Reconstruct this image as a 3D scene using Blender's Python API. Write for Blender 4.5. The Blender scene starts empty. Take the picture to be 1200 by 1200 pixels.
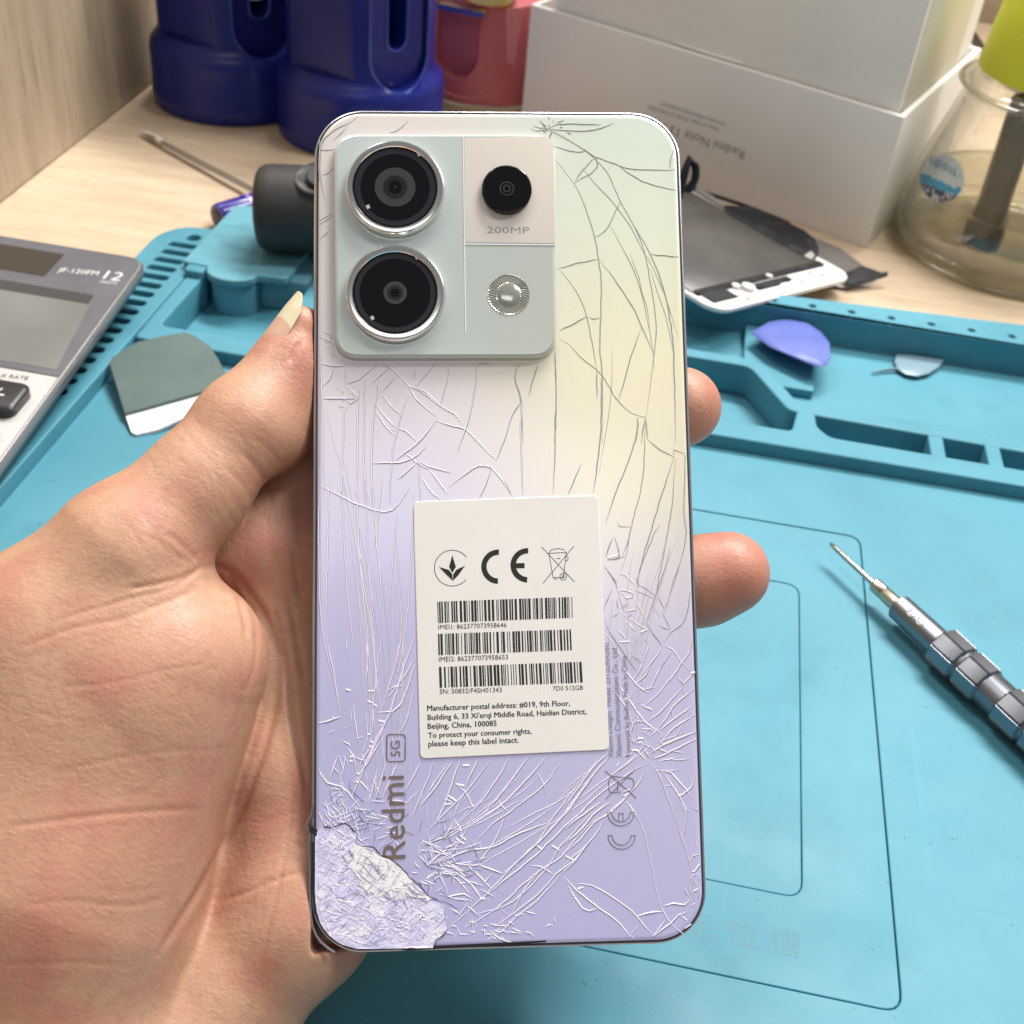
import bpy, bmesh, math, random
import numpy as np
from mathutils import Matrix, Vector
from mathutils.geometry import delaunay_2d_cdt
random.seed(7); rng=np.random.default_rng(7)
S=0.01                                   # everything below is written in centimetres
sc=bpy.context.scene; COL=sc.collection
# ------------------------------------------------------------------ camera calibration (world: Z up, Y away, desk at z=0)
F=1400.; H=25.
def nz(v): v=np.array(v,float); return v/np.linalg.norm(v)
_n=nz((-180,1745,1400)); _U=-_n
_v1=np.array((318,-1051,1400.)); _Y=nz(_v1-_U*(_v1@_U)); _X=np.cross(_Y,_U)
R=np.array([_X,_Y,_U]); CAM=np.array([0,0,H])
def ray(x,y): return R@np.array([(x-600)/F,(y-600)/F,1.0])
def P(x,y,z=0.):                         # pixel of the photograph -> point on the horizontal plane z
    d=ray(x,y); return CAM+d*((z-H)/d[2])
def D(x,y,dep): return CAM+ray(x,y)*dep
def proj(p):
    c=(np.asarray(p)-CAM)@R
    return c[...,0]/c[...,2]*F+600, c[...,1]/c[...,2]*F+600, c[...,2]
# phone pose
PU=nz((0.97229747,0.22741162,0.05405164)); PV=nz((0.20052543,-0.69267676,-0.692812)); PN=-np.cross(PU,PV)
PTL=np.array([-7.51903954,22.81858999,16.01672558]); PW,PHh=7.42,16.403
PC=PTL+PU*PW/2+PV*PHh/2
def PHW(x,y,h=0.):                       # pixel -> world point on the phone back raised by h
    d=ray(x,y); o=PC+PN*h; return CAM+d*(((o-CAM)@PN)/(d@PN))
def PL(x,y,h=0.):                        # pixel -> phone local
    q=PHW(x,y,h)-PC; return np.array([q@PU,-(q@PV),q@PN])
def PD(x,y): return float((PHW(x,y)-CAM)@R[:,2])
# ------------------------------------------------------------------ materials
def _set(b,k,v):
    if k in b.inputs: b.inputs[k].default_value=v
def M(name,col,rough=.5,metal=0.,var=None,bump=None,coat=0.,sss=0.,trans=0.,ior=1.45,spec=.5,sheen=0.,alpha=1.):
    m=bpy.data.materials.new(name); m.use_nodes=True; nt=m.node_tree; b=nt.nodes['Principled BSDF']
    _set(b,'Base Color',(*col,1)); _set(b,'Roughness',rough); _set(b,'Metallic',metal); _set(b,'IOR',ior)
    _set(b,'Coat Weight',coat); _set(b,'Coat Roughness',.08); _set(b,'Subsurface Weight',sss); _set(b,'Subsurface Scale',.004)
    _set(b,'Transmission Weight',trans); _set(b,'Specular IOR Level',spec); _set(b,'Sheen Weight',sheen)
    L=nt.links
    if var or bump: tc=nt.nodes.new('ShaderNodeTexCoord')
    if var:                              # (col2, scale/m, lo, hi, stretch)
        c2,s,lo,hi=var[:4]; st=var[4] if len(var)>4 else (1,1,1)
        mp=nt.nodes.new('ShaderNodeMapping'); mp.inputs['Scale'].default_value=st
        n=nt.nodes.new('ShaderNodeTexNoise'); n.inputs['Scale'].default_value=s; n.inputs['Detail'].default_value=6
        r=nt.nodes.new('ShaderNodeMapRange'); r.inputs[1].default_value=lo; r.inputs[2].default_value=hi
        x=nt.nodes.new('ShaderNodeMix'); x.data_type='RGBA'
        x.inputs[6].default_value=(*col,1); x.inputs[7].default_value=(*c2,1)
        L.new(tc.outputs['Object'],mp.inputs[0]); L.new(mp.outputs[0],n.inputs[0]); L.new(n.outputs[0],r.inputs[0]); L.new(r.outputs[0],x.inputs[0]); L.new(x.outputs[2],b.inputs['Base Color'])
        q=nt.nodes.new('ShaderNodeMapRange'); q.inputs[3].default_value=rough*.85; q.inputs[4].default_value=min(1,rough*1.2)
        L.new(n.outputs[0],q.inputs[0]); L.new(q.outputs[0],b.inputs['Roughness'])
    if bump:                             # (scale, strength, dist_m, stretch)
        s,k,dd=bump[:3]; st=bump[3] if len(bump)>3 else (1,1,1)
        mp=nt.nodes.new('ShaderNodeMapping'); mp.inputs['Scale'].default_value=st
        n=nt.nodes.new('ShaderNodeTexNoise'); n.inputs['Scale'].default_value=s; n.inputs['Detail'].default_value=4
        u=nt.nodes.new('ShaderNodeBump'); u.inputs['Strength'].default_value=k; u.inputs['Distance'].default_value=dd
        L.new(tc.outputs['Object'],mp.inputs[0]); L.new(mp.outputs[0],n.inputs[0]); L.new(n.outputs[0],u.inputs['Height']); L.new(u.outputs[0],b.inputs['Normal'])
    return m
def srgb(r,g,b):
    f=lambda c:(c/255/12.92 if c/255<=.04045 else ((c/255+.055)/1.055)**2.4)
    return (f(r),f(g),f(b))
# ------------------------------------------------------------------ mesh collector
class MB:
    def __init__(s): s.v=[]; s.f=[]
    def add(s,v,f):
        o=len(s.v); s.v+= [tuple(map(float,p)) for p in v]; s.f+=[tuple(i+o for i in q) for q in f]; return s
    def loft(s,rings,c0=True,c1=True,closed=True):
        n=len(rings[0]); v=[p for r in rings for p in r]; f=[]
        for i in range(len(rings)-1):
            for j in range(n if closed else n-1):
                k=(j+1)%n; f.append((i*n+j,i*n+k,(i+1)*n+k,(i+1)*n+j))
        if c0: f.append(tuple(range(n))[::-1])
        if c1: f.append(tuple((len(rings)-1)*n+j for j in range(n)))
        return s.add(v,f)
    def prism(s,poly,prof,fr=None):      # poly CCW 2D, prof list of (inset,z)
        fr=fr or (lambda x,y,z:(x,y,z))
        rings=[[fr(x,y,z) for x,y in inset(poly,i)] for i,z in prof]
        return s.loft(rings)
    def box(s,c,d,fr=None,bev=.0):
        x,y,z=c; a,b,h=d[0]/2,d[1]/2,d[2]/2
        pl=[(x-a,y-b),(x+a,y-b),(x+a,y+b),(x-a,y+b)]
        if bev: return s.prism(pl,[(bev,z-h),(0,z-h+bev),(0,z+h-bev),(bev,z+h)],fr)
        return s.prism(pl,[(0,z-h),(0,z+h)],fr)
    def tube(s,pts,rad,n=12,cap=True):
        pts=[np.array(p,float) for p in pts]
        if not hasattr(rad,'__len__'): rad=[rad]*len(pts)
        rings=[]; up=None
        for i,p in enumerate(pts):
            t=nz(pts[min(i+1,len(pts)-1)]-pts[max(i-1,0)])
            if up is None: up=np.array([0,0,1.]) if abs(t[2])<.9 else np.array([1.,0,0])
            a=nz(np.cross(t,up)); b=np.cross(a,t); up=b
            rings.append([p+rad[i]*(math.cos(q)*a+math.sin(q)*b) for q in [2*math.pi*k/n for k in range(n)]])
        return s.loft([r[::-1] for r in rings],cap,cap)
    def lathe(s,prof,n=48,fr=None,c0=True,c1=True):   # prof (r,z)
        fr=fr or (lambda x,y,z:(x,y,z))
        return s.loft([[fr(r*math.cos(2*math.pi*k/n),r*math.sin(2*math.pi*k/n),z) for k in range(n)] for r,z in prof],c0,c1)
def inset(poly,d):
    if abs(d)<1e-9: return list(poly)
    n=len(poly); out=[]
    for i in range(n):
        p0,p1,p2=np.array(poly[i-1],float),np.array(poly[i],float),np.array(poly[(i+1)%n],float)
        a=p1-p0; b=p2-p1
        if np.linalg.norm(a)<1e-9 or np.linalg.norm(b)<1e-9: out.append(tuple(p1)); continue
        a/=np.linalg.norm(a); b/=np.linalg.norm(b)
        na=np.array([-a[1],a[0]]); nb=np.array([-b[1],b[0]]); m=na+nb; m/=max(np.linalg.norm(m),1e-6)
        out.append(tuple(p1+m*d/max(m@na,.4)))
    return out
def rrect(x0,y0,x1,y1,r,n=8):
    o=[]
    for cx,cy,a0 in ((x1-r,y0+r,-90),(x1-r,y1-r,0),(x0+r,y1-r,90),(x0+r,y0+r,180)):
        for k in range(n+1):
            a=math.radians(a0+90*k/n); o.append((cx+r*math.cos(a),cy+r*math.sin(a)))
    return o
def roundpoly(poly,r,n=5):
    o=[]; N=len(poly)
    for i in range(N):
        p0,p1,p2=[np.array(poly[j%N],float) for j in (i-1,i,i+1)]
        rr=r[i] if hasattr(r,'__len__') else r
        a=p0-p1; b=p2-p1; d=min(rr,np.linalg.norm(a)*.45,np.linalg.norm(b)*.45)
        A=p1+nz(a)*d; B=p1+nz(b)*d
        for k in range(n+1):
            t=k/n; o.append(tuple((1-t)**2*A+2*t*(1-t)*p1+t*t*B))
    return o
def ccw(poly):
    a=sum(poly[i-1][0]*poly[i][1]-poly[i][0]*poly[i-1][1] for i in range(len(poly)))
    return poly if a>0 else poly[::-1]
def smooth_line(pts,step):
    pts=[np.array(p,float) for p in pts]
    if len(pts)<3:
        n=max(2,int(np.linalg.norm(pts[1]-pts[0])/step)+1); return [pts[0]+(pts[1]-pts[0])*k/(n-1) for k in range(n)]
    o=[]
    for i in range(len(pts)-1):
        p0=pts[max(i-1,0)]; p1=pts[i]; p2=pts[i+1]; p3=pts[min(i+2,len(pts)-1)]
        n=max(1,int(np.linalg.norm(p2-p1)/step))
        for k in range(n):
            t=k/n; o.append(.5*((2*p1)+(-p0+p2)*t+(2*p0-5*p1+4*p2-p3)*t*t+(-p0+3*p1-3*p2+p3)*t**3))
    o.append(pts[-1]); return o
# ------------------------------------------------------------------ objects
INV={}
def root(name,label,cat,loc=(0,0,0),mat=None,group=None):
    o=bpy.data.objects.new(name,None); COL.objects.link(o); o.empty_display_size=.02
    m=np.eye(4)
    if mat is not None: m[:3,:3]=np.array(mat).T if False else np.array(mat)
    m[:3,3]=np.array(loc)
    w=Matrix(m.tolist()); w.translation=w.translation*S; o.matrix_world=w
    o['label']=label; o['category']=cat
    if group: o['group']=group
    INV[o.name]=np.linalg.inv(m); return o
def mesh(name,v,f,m,parent=None,local=False,ang=35,inv=None):
    v=np.array(v,float)
    if parent is not None:
        I=INV.get(parent.name,np.eye(4))
        if not local: v=v@I[:3,:3].T+I[:3,3]
    me=bpy.data.meshes.new(name); me.from_pydata((v*S).tolist(),[],f); me.validate(); me.update()
    bm=bmesh.new(); bm.from_mesh(me); bmesh.ops.recalc_face_normals(bm,faces=bm.faces); bm.to_mesh(me); bm.free()
    for p in me.polygons: p.use_smooth=True
    me.set_sharp_from_angle(angle=math.radians(ang))
    me.materials.append(m)
    o=bpy.data.objects.new(name,me); COL.objects.link(o)
    if parent is not None:
        o.parent=parent; INV[o.name]=INV.get(parent.name,np.eye(4))
    return o
def part(name,mb,m,parent,local=False,ang=35): return mesh(name,mb.v,mb.f,m,parent,local,ang)
def solo(name,mb,m,label,cat,loc=None,group=None,ang=35):
    v=np.array(mb.v); loc=np.array(loc if loc is not None else [*(v[:,:2].mean(0)),v[:,2].min()])
    o=mesh(name,v-loc,mb.f,m,None,True,ang); o.location=Vector(loc)*S
    o['label']=label; o['category']=cat
    if group: o['group']=group
    m4=np.eye(4); m4[:3,3]=loc; INV[o.name]=np.linalg.inv(m4)
    return o
def struct(name,mb,m):
    o=mesh(name,mb.v,mb.f,m); o['kind']='structure'; return o
def curve_mesh(cu):
    o=bpy.data.objects.new('tmp',cu); COL.objects.link(o)
    dg=bpy.context.evaluated_depsgraph_get(); dg.update()
    me=bpy.data.meshes.new_from_object(o.evaluated_get(dg))
    v=[tuple(p.co) for p in me.vertices]; f=[tuple(p.vertices) for p in me.polygons]
    bpy.data.objects.remove(o); bpy.data.curves.remove(cu); bpy.data.meshes.remove(me)
    return v,f
def plate(polys,z0,z1,bev=.05):          # filled outline(s) with holes, bevelled edges
    cu=bpy.data.curves.new('tmpc','CURVE'); cu.dimensions='2D'; cu.fill_mode='BOTH'
    cu.extrude=max((z1-z0)/2-bev,.0001); cu.bevel_depth=bev; cu.bevel_resolution=2; cu.offset=-bev
    for pl in polys:
        sp=cu.splines.new('POLY'); sp.points.add(len(pl)-1); sp.use_cyclic_u=True
        for q,p in zip(sp.points,pl): q.co=(p[0],p[1],0,1)
    v,f=curve_mesh(cu); zc=(z0+z1)/2
    return [(a,b,c+zc) for a,b,c in v],f
def text_raw(s,ext=0.):
    cu=bpy.data.curves.new('tmpt','FONT'); cu.body=s; cu.size=1; cu.extrude=ext; cu.resolution_u=2
    return curve_mesh(cu)
def text_on(mb,s,p0,p1,up,lift=0.,hs=None,bold=0.):   # set text from p0 to p1 (3D baseline ends), 'up' the letters' up, natural aspect unless hs
    v,f=text_raw(s)
    if not v: return
    a=np.array(v); x0,x1=a[:,0].min(),a[:,0].max(); p0=np.array(p0,float); p1=np.array(p1,float)
    w=np.linalg.norm(p1-p0); e=(p1-p0)/w; up=np.array(up,float); up=nz(up-e*(up@e)); n=np.cross(e,up)
    k=w/(x1-x0); ky=k if hs is None else hs
    mb.add([p0+e*(q[0]-x0)*k+up*q[1]*ky+n*lift for q in a],f)
def boolean(o,cut):
    md=o.modifiers.new('b','BOOLEAN'); md.operation='DIFFERENCE'; md.object=cut; md.solver='EXACT'
    dg=bpy.context.evaluated_depsgraph_get(); dg.update()
    me=bpy.data.meshes.new_from_object(o.evaluated_get(dg)); o.modifiers.clear(); o.data=me
    bpy.data.objects.remove(cut)
    for p in me.polygons: p.use_smooth=True
    me.set_sharp_from_angle(angle=math.radians(35))
def stroke(mb,pts,w,h,nrm=(0,0,1),taper=True,lift=0.,asym=0.):   # ridge along a 3D polyline lying on a surface
    pts=[np.array(p,float) for p in pts]; nrm=np.array(nrm,float); n=len(pts); rings=[]
    for i,p in enumerate(pts):
        t=nz(pts[min(i+1,n-1)]-pts[max(i-1,0)]+1e-9); s=np.cross(nrm,t)
        k=1. if not taper else .35+.65*min(1,4*min(i,n-1-i)/max(n-1,1))
        q=p+nrm*lift
        rings.append([q-s*w*k-nrm*.006,q-s*w*k*.25+nrm*h*k,q+s*w*k*.25+nrm*h*k,q+s*w*k-nrm*.006])
    mb.loft(rings,True,True)
# ================================================================== SETTING
def wood(name,c1,c2,c3,stretch,rot):
    m=bpy.data.materials.new(name); m.use_nodes=True; nt=m.node_tree; L=nt.links; b=nt.nodes['Principled BSDF']
    tc=nt.nodes.new('ShaderNodeTexCoord'); mp=nt.nodes.new('ShaderNodeMapping'); mp.inputs['Scale'].default_value=stretch; mp.inputs['Rotation'].default_value=rot
    L.new(tc.outputs['Object'],mp.inputs[0])
    def noise(s,d,dist=0.):
        n=nt.nodes.new('ShaderNodeTexNoise'); n.inputs['Scale'].default_value=s; n.inputs['Detail'].default_value=d; n.inputs['Distortion'].default_value=dist; L.new(mp.outputs[0],n.inputs[0]); return n
    n1=noise(5,5,.6); n2=noise(22,8,.3); n3=noise(1.7,2)
    r=nt.nodes.new('ShaderNodeValToRGB'); r.color_ramp.elements[0].position=.28; r.color_ramp.elements[0].color=(*c2,1); r.color_ramp.elements[1].position=.62; r.color_ramp.elements[1].color=(*c1,1)
    L.new(n1.outputs[0],r.inputs[0])
    q=nt.nodes.new('ShaderNodeMapRange'); q.inputs[1].default_value=.56; q.inputs[2].default_value=.74; q.inputs[4].default_value=.8; L.new(n2.outputs[0],q.inputs[0])
    x=nt.nodes.new('ShaderNodeMix'); x.data_type='RGBA'; L.new(q.outputs[0],x.inputs[0]); L.new(r.outputs[0],x.inputs[6]); x.inputs[7].default_value=(*c3,1)
    L.new(x.outputs[2],b.inputs['Base Color']); b.inputs['Roughness'].default_value=.42
    u=nt.nodes.new('ShaderNodeBump'); u.inputs['Strength'].default_value=.15; u.inputs['Distance'].default_value=.0004; L.new(n2.outputs[0],u.inputs['Height']); L.new(u.outputs[0],b.inputs['Normal'])
    return m
m_desk=wood('desk_wood',(.60,.47,.33),(.50,.38,.26),(.36,.27,.185),(3.2,26,1),(0,0,math.radians(-14)))
m_wall=wood('panel_wood',(.46,.37,.265),(.36,.285,.20),(.24,.185,.125),(1,22,1.6),(0,0,0))
desk=MB().box((10,40,-1.25),(140,120,2.5),bev=.1); struct('desk',desk,m_desk)
wallp=MB().box((-31.3,45,29),(1.8,110,58),bev=.1); solo('wooden_side_panel',wallp,m_wall,'light oak laminate panel standing upright along the left edge of the desk','panel')
wb=MB().box((10,101,20),(140,2,45)); struct('back_wall',wb,wood('back_wood',(.42,.33,.24),(.36,.28,.20),(.28,.21,.15),(3,1,20),(0,0,0)))

# ================================================================== REPAIR MAT
TEAL=(.092,.285,.36)
def worn_mat(name,c1,c2,c3):
    m=bpy.data.materials.new(name); m.use_nodes=True; nt=m.node_tree; L=nt.links; b=nt.nodes['Principled BSDF']
    geo=nt.nodes.new('ShaderNodeTexCoord')
    def nz_(s,d=4,st=(1,1,1),rot=(0,0,0)):
        mp=nt.nodes.new('ShaderNodeMapping'); mp.inputs['Scale'].default_value=st; mp.inputs['Rotation'].default_value=rot; n=nt.nodes.new('ShaderNodeTexNoise'); n.inputs['Scale'].default_value=s; n.inputs['Detail'].default_value=d
        L.new(geo.outputs['Object'],mp.inputs[0]); L.new(mp.outputs[0],n.inputs[0]); return n.outputs[0]
    def mr(x,a,c,lo=0,hi=1):
        r=nt.nodes.new('ShaderNodeMapRange'); r.inputs[1].default_value=a; r.inputs[2].default_value=c; r.inputs[3].default_value=lo; r.inputs[4].default_value=hi; L.new(x,r.inputs[0]); return r.outputs[0]
    def mix(f,a,c):
        x=nt.nodes.new('ShaderNodeMix'); x.data_type='RGBA'; L.new(f,x.inputs[0])
        if isinstance(a,tuple): x.inputs[6].default_value=(*a,1)
        else: L.new(a,x.inputs[6])
        x.inputs[7].default_value=(*c,1); return x.outputs[2]
    c=mix(mr(nz_(16,5),.35,.65),c1,c2); c=mix(mr(nz_(55,8),.56,.78,0,.55),c,c3)
    c=mix(mr(nz_(9,6,(1,26,1),(0,0,.6)),.66,.72,0,.3),c,c3); c=mix(mr(nz_(8,6,(30,1,1),(0,0,-.35)),.68,.73,0,.10),c,tuple(min(1,k*1.5) for k in c2))
    c=mix(mr(nz_(420,2),.74,.77,0,.55),c,tuple(k*.35 for k in c1))
    L.new(c,b.inputs['Base Color']); L.new(mr(nz_(30,5),.3,.7,.42,.62),b.inputs['Roughness']); _set(b,'Specular IOR Level',.4)
    u=nt.nodes.new('ShaderNodeBump'); u.inputs['Strength'].default_value=.14; u.inputs['Distance'].default_value=.0004; L.new(nz_(900),u.inputs['Height']); L.new(u.outputs[0],b.inputs['Normal']); return m
m_mat=worn_mat('teal_silicone',(.060,.235,.31),(.078,.272,.355),(.050,.195,.262)); m_mat_old=M('teal_silicone',TEAL,.52,var=((.118,.335,.42),30,.32,.68),bump=(900,.12,.0004),spec=.4)
m_mat2=M('pale_teal_silicone',(.115,.315,.39),.55,var=((.075,.235,.30),55,.5,.75,(1,2.2,1)),bump=(900,.12,.0004),spec=.4)
mat=root('repair_mat','large teal silicone repair mat with raised trays and slotted edge lying on the desk','mat',(0,25,0))
RT=1.6; WK=1.05; FL=.25
xr=24.; back=lambda x:44.4+(x+21.2)*.0795
mb=MB()
outl=roundpoly(ccw([(-21.3,4),(xr,4),(xr,back(xr)),(-20.6,back(-20.6)-.1),(-21.3,43.4)]),[1,1,1,1.2,.8])
mb.add(*plate([outl],0,FL,.04))
part('base_sheet',mb,m_mat,mat)
# work surface with sunken rectangles
mb=MB(); wo=roundpoly([(-18.75,4.3),(xr-.4,4.3),(xr-.4,35.5),(-18.75,35.5)],.4)
mb.add(*plate([inset(wo,.3)],FL+.03,WK-.16,.02)); r1=roundpoly([(-9,15.1),(7.82,15.1),(7.66,31.68),(-9,31.5)],.45); r2=roundpoly([(-7,17.5),(5.68,17.5),(5.68,28.75),(-7,28.75)],.45)
mb.add(*plate([wo,inset(r1,-.028)],FL+.02,WK,.03)); mb.add(*plate([r1,inset(r2,-.013)],FL+.02,WK-.02,.03)); mb.add(*plate([r2],FL+.02,WK-.035,.03))
part('work_surface',mb,m_mat,mat)
# raised rails
mb=MB()
slots=[]
for i in range(17):
    y=42.7-.715*i; slots.append(rrect(-20.5,y-.19,-19.3,y+.19,.17,4))
hole=[(-19.72+.3*math.cos(a),43.5+.28*math.sin(a)) for a in [2*math.pi*k/20 for k in range(20)]]
strip=roundpoly(ccw([(-21.25,4.1),(-18.75,4.1),(-18.75,44.55),(-20.5,44.4),(-21.25,43.3)]),[.5,.3,.1,1,.8])
mb.add(*plate([strip,*slots,hole],FL+.01,RT,.07))
part('slotted_rail',mb,m_mat,mat)
mb=MB()
hs=[[(x+.15*math.cos(a),46.24+(x-10)*.013+.15*math.sin(a)) for a in [2*math.pi*k/14 for k in range(14)]] for x in [-8.4,-6.8,-5.15,-3.5,-1.85,-.2,1.4,3.0,4.6,6.23,7.86,9.5,11.14,12.79,14.43,16.1,17.75,19.4]]
mb.add(*plate([ccw([(-13.2,45.5),(xr-.2,45.6),(xr-.2,back(xr)-.05),(5.5,46.65),(-13.2,back(-13.2)-.05)]),*hs],FL+.012,RT,.08))
part('back_rail',mb,m_mat,mat)
mb=MB()
wB=roundpoly(ccw([(-13.3,41.1),(3.9,41.02),(4.5,40.4),(5.55,38.46),(xr-.3,38.46),(xr-.3,37.4),(5.25,37.75),(3.75,40.42),(-13.3,40.5)]),.35)
mb.add(*plate([wB],FL+.014,RT-.002,.08))
part('middle_rail',mb,m_mat,mat)
mb=MB()
fr_=roundpoly(ccw([(-18.7,35.32),(xr-.3,35.45),(xr-.3,36.4),(6.7,36.45),(6.25,37.0),(6.2,37.9),(5.55,37.9),(5.35,36.45),(-18.7,36.4)]),.25)
mb.add(*plate([fr_],FL+.016,RT-.004,.08))
for x in (10.5,12.5,15.8,19.0): mb.add(*plate([roundpoly([(x-.27,36.2),(x+.27,36.2),(x+.27,37.7),(x-.27,37.7)],.08)],FL+.01,RT-.02,.06))
part('front_rail',mb,m_mat,mat)
mb=MB()                                   # corner tray
mb.add(*plate([roundpoly([(-18.72,35.9),(-13.2,35.9),(-13.2,44.6),(-18.72,44.4)],.3),roundpoly([(-18.15,36.42),(-13.9,36.42),(-13.9,43.9),(-18.0,43.9)],.3)],FL+.018,RT-.006,.08))
mb.add(*plate([roundpoly([(-18.8,40.2),(-18.0,40.2),(-18.0,41.0),(-18.8,41.0)],.2)],FL+.02,RT+.3,.08))
part('corner_tray',mb,m_mat,mat); mb=MB()
mb.add(*plate([roundpoly(ccw([(3.65,45.55),(3.65,41.0),(6.45,41.0),(6.45,43.4),(4.9,43.45),(4.7,45.55)]),.15)],FL+.02,.62,.05))
part('tray_step',mb,m_mat,mat); mb=MB()
mb.add(*plate([roundpoly([(-18.72,32.9),(-17.6,33.1),(-17.6,35.4),(-18.72,35.4)],.2)],FL+.02,WK+.12,.05))
part('rail_foot',mb,m_mat,mat)
mb=MB()
for ch,x in (('入',2.35),('定',3.35),('位',4.32),('槽',5.28)):
    text_on(mb,ch,(x-.36,15.95,WK-.03),(x+.36,15.95,WK-.03),(0,1,0),.012)
part('embossed_lettering',mb,M('teal_emboss',(.066,.21,.268),.55),mat)
# loose block with a tab
mb=MB()
tab=[(-16.9+1.05*math.cos(a),40.62+.8*math.sin(a)) for a in [math.radians(d) for d in range(188,353,11)]]
blk=ccw(roundpoly(ccw([(-19.05,40.75),(-18.0,40.7)]+tab+[(-15.9,40.6),(-14.7,40.7),(-14.6,43.2),(-16.4,47.2),(-18.95,46.3)]),.18,3))
mb.add(*plate([blk],RT+.02,RT+.36,.07))
mb.add(*plate([ccw([(-16.9+.98*math.cos(a),40.85+.85*math.sin(a)) for a in [2*math.pi*k/24 for k in range(24)]])],FL,RT+.05,.04))
mb.add(*plate([roundpoly([(-18.2,41.1),(-14.0,41.1),(-14.0,43.5),(-18.2,43.5)],.2)],FL+.02,RT+.04,.05))
solo('silicone_block',mb,m_mat2,'pale teal silicone block with rounded tab, under the black handle','block')

# ================================================================== BACKGROUND OBJECTS
m_white=M('white_card',(.85,.83,.805),.6,var=((.81,.79,.765),30,.3,.7))
m_whitei=M('white_card_insert',(.86,.84,.80),.6,var=((.82,.80,.76),30,.3,.7))
# open carton: front edge from A (left) to B (right)
A=np.array([-9.5,65.6]); B=np.array([9.37,56.2]); e=nz(B-A); g=nz((.37,.929)); gn=np.array([-e[1],e[0]]); Lb=np.linalg.norm(B-A); Db=13.6; Hb=6.5
bf=lambda x,y,z:(B[0]+e[0]*x+g[0]*y,B[1]+e[1]*x+g[1]*y,z)   # x from -Lb..0, y 0..Db
carton=root('phone_box','open white carton with small upside-down print on its front','box',(*(A+B)/2,0))
t=.28; mb=MB()
mb.add(*(lambda vf:([bf(*p) for p in vf[0]],vf[1]))(plate([[(-Lb,0),(0,0),(0,Db),(-Lb,Db)],[(-Lb+t,t),(-t,t),(-t,Db-t),(-Lb+t,Db-t)]],.0,Hb,.035)))
mb.prism([(-Lb+t*.9,t*.9),(-t*.9,t*.9),(-t*.9,Db-t*.9),(-Lb+t*.9,Db-t*.9)],[(0,.05),(0,.3)],bf)
part('carton_walls',mb,m_white,carton)
mb=MB(); m_ink=M('grey_ink',(.27,.25,.245),.6)
def on_front(px0,px1,s,hs=None):
    q=[]
    for px in (px0,px1):
        d=ray(*px); nrm=np.array([-gn[0],-gn[1],0]); o=np.array([B[0],B[1],0])-np.array([gn[0],gn[1],0])*.012
        q.append(CAM+d*(((o-CAM)@nrm)/(d@nrm)))
    text_on(mb,s,q[0],q[1],(0,0,-1),0,hs)
on_front((873,176),(742,132),'Redmi Note 13 Pro 5G')
on_front((849,144),(775,119),'Smartphone 8GB RAM 512GB ROM',None); on_front((843,150),(760,123),'Made in China  Model 2312DRA50G',None)
part('printing',mb,m_ink,carton)
# inner tray standing in the carton
ins=root('box_insert','tall plain white inner box standing inside the open carton','box',bf(-Lb/2,Db/2,.3))
mb=MB(); k=.42
mb.add(*(lambda vf:([bf(*p) for p in vf[0]],vf[1]))(plate([[(-Lb+1.3,k),(-k,k),(-k,Db-1.2),(-Lb+1.3,Db-1.2)]],.32,15.5,.05)))
part('insert_body',mb,m_whitei,ins)
mb=MB(); mb.add(*(lambda vf:([bf(*p) for p in vf[0]],vf[1]))(plate([[(-k+.004,k+.35),(-k+.10,k+.5),(-k+.10,k+9.2),(-k+.004,k+9.3)]],Hb-1.0,14.5,.01)))
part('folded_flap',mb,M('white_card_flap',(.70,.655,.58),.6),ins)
mb=MB()
def frontpt(px,y):
    d=ray(*px); nrm=np.array([-gn[0],-gn[1],0]); o=np.array([B[0],B[1],0])+np.array([gn[0],gn[1],0])*y
    return CAM+d*(((o-CAM)@nrm)/(d@nrm))
mb.tube([frontpt(p,k-.01) for p in ((789,43),(792,50),(830,63),(871,75))],.06,6)
part('pull_tab_edge',mb,m_white,ins)

# tape dispensers / holders
m_blue=M('dark_blue_plastic',(.008,.014,.155),.26,var=((.011,.020,.19),20,.3,.7),bump=(200,.05,.0006),spec=.45)
m_bluein=M('deep_blue_inside',(.016,.02,.16),.2,spec=.6)
m_edge_glint=M('blue_edge_glint',(.03,.05,.30),.12,spec=.8)  # lighter blue that paints the bevel highlight of the slot edges
def rotz(v,a,c):
    x,y=v[0],v[1]; return (c[0]+x*math.cos(a)-y*math.sin(a),c[1]+x*math.sin(a)+y*math.cos(a),v[2])
def capsule_cut(name,w,zb,h,depth,rad_at,ang,c):
    # U shaped cutter, radial direction ang, from radius rad_at-depth outwards
    pl=[(-w,h)]+[(-w*math.cos(a),zb+w-w*math.sin(a)) for a in [math.pi*k/20 for k in range(21)]]+[(w,h)]
    pl=[(x,z) for x,z in pl]
    mbc=MB(); fr=lambda x,z,d:rotz((d,x,z),ang,c)
    mbc.prism(ccw(pl),[(0,rad_at-depth),(0,rad_at+3)],fr)
    return mesh(name,mbc.v,mbc.f,m_blue)
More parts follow.
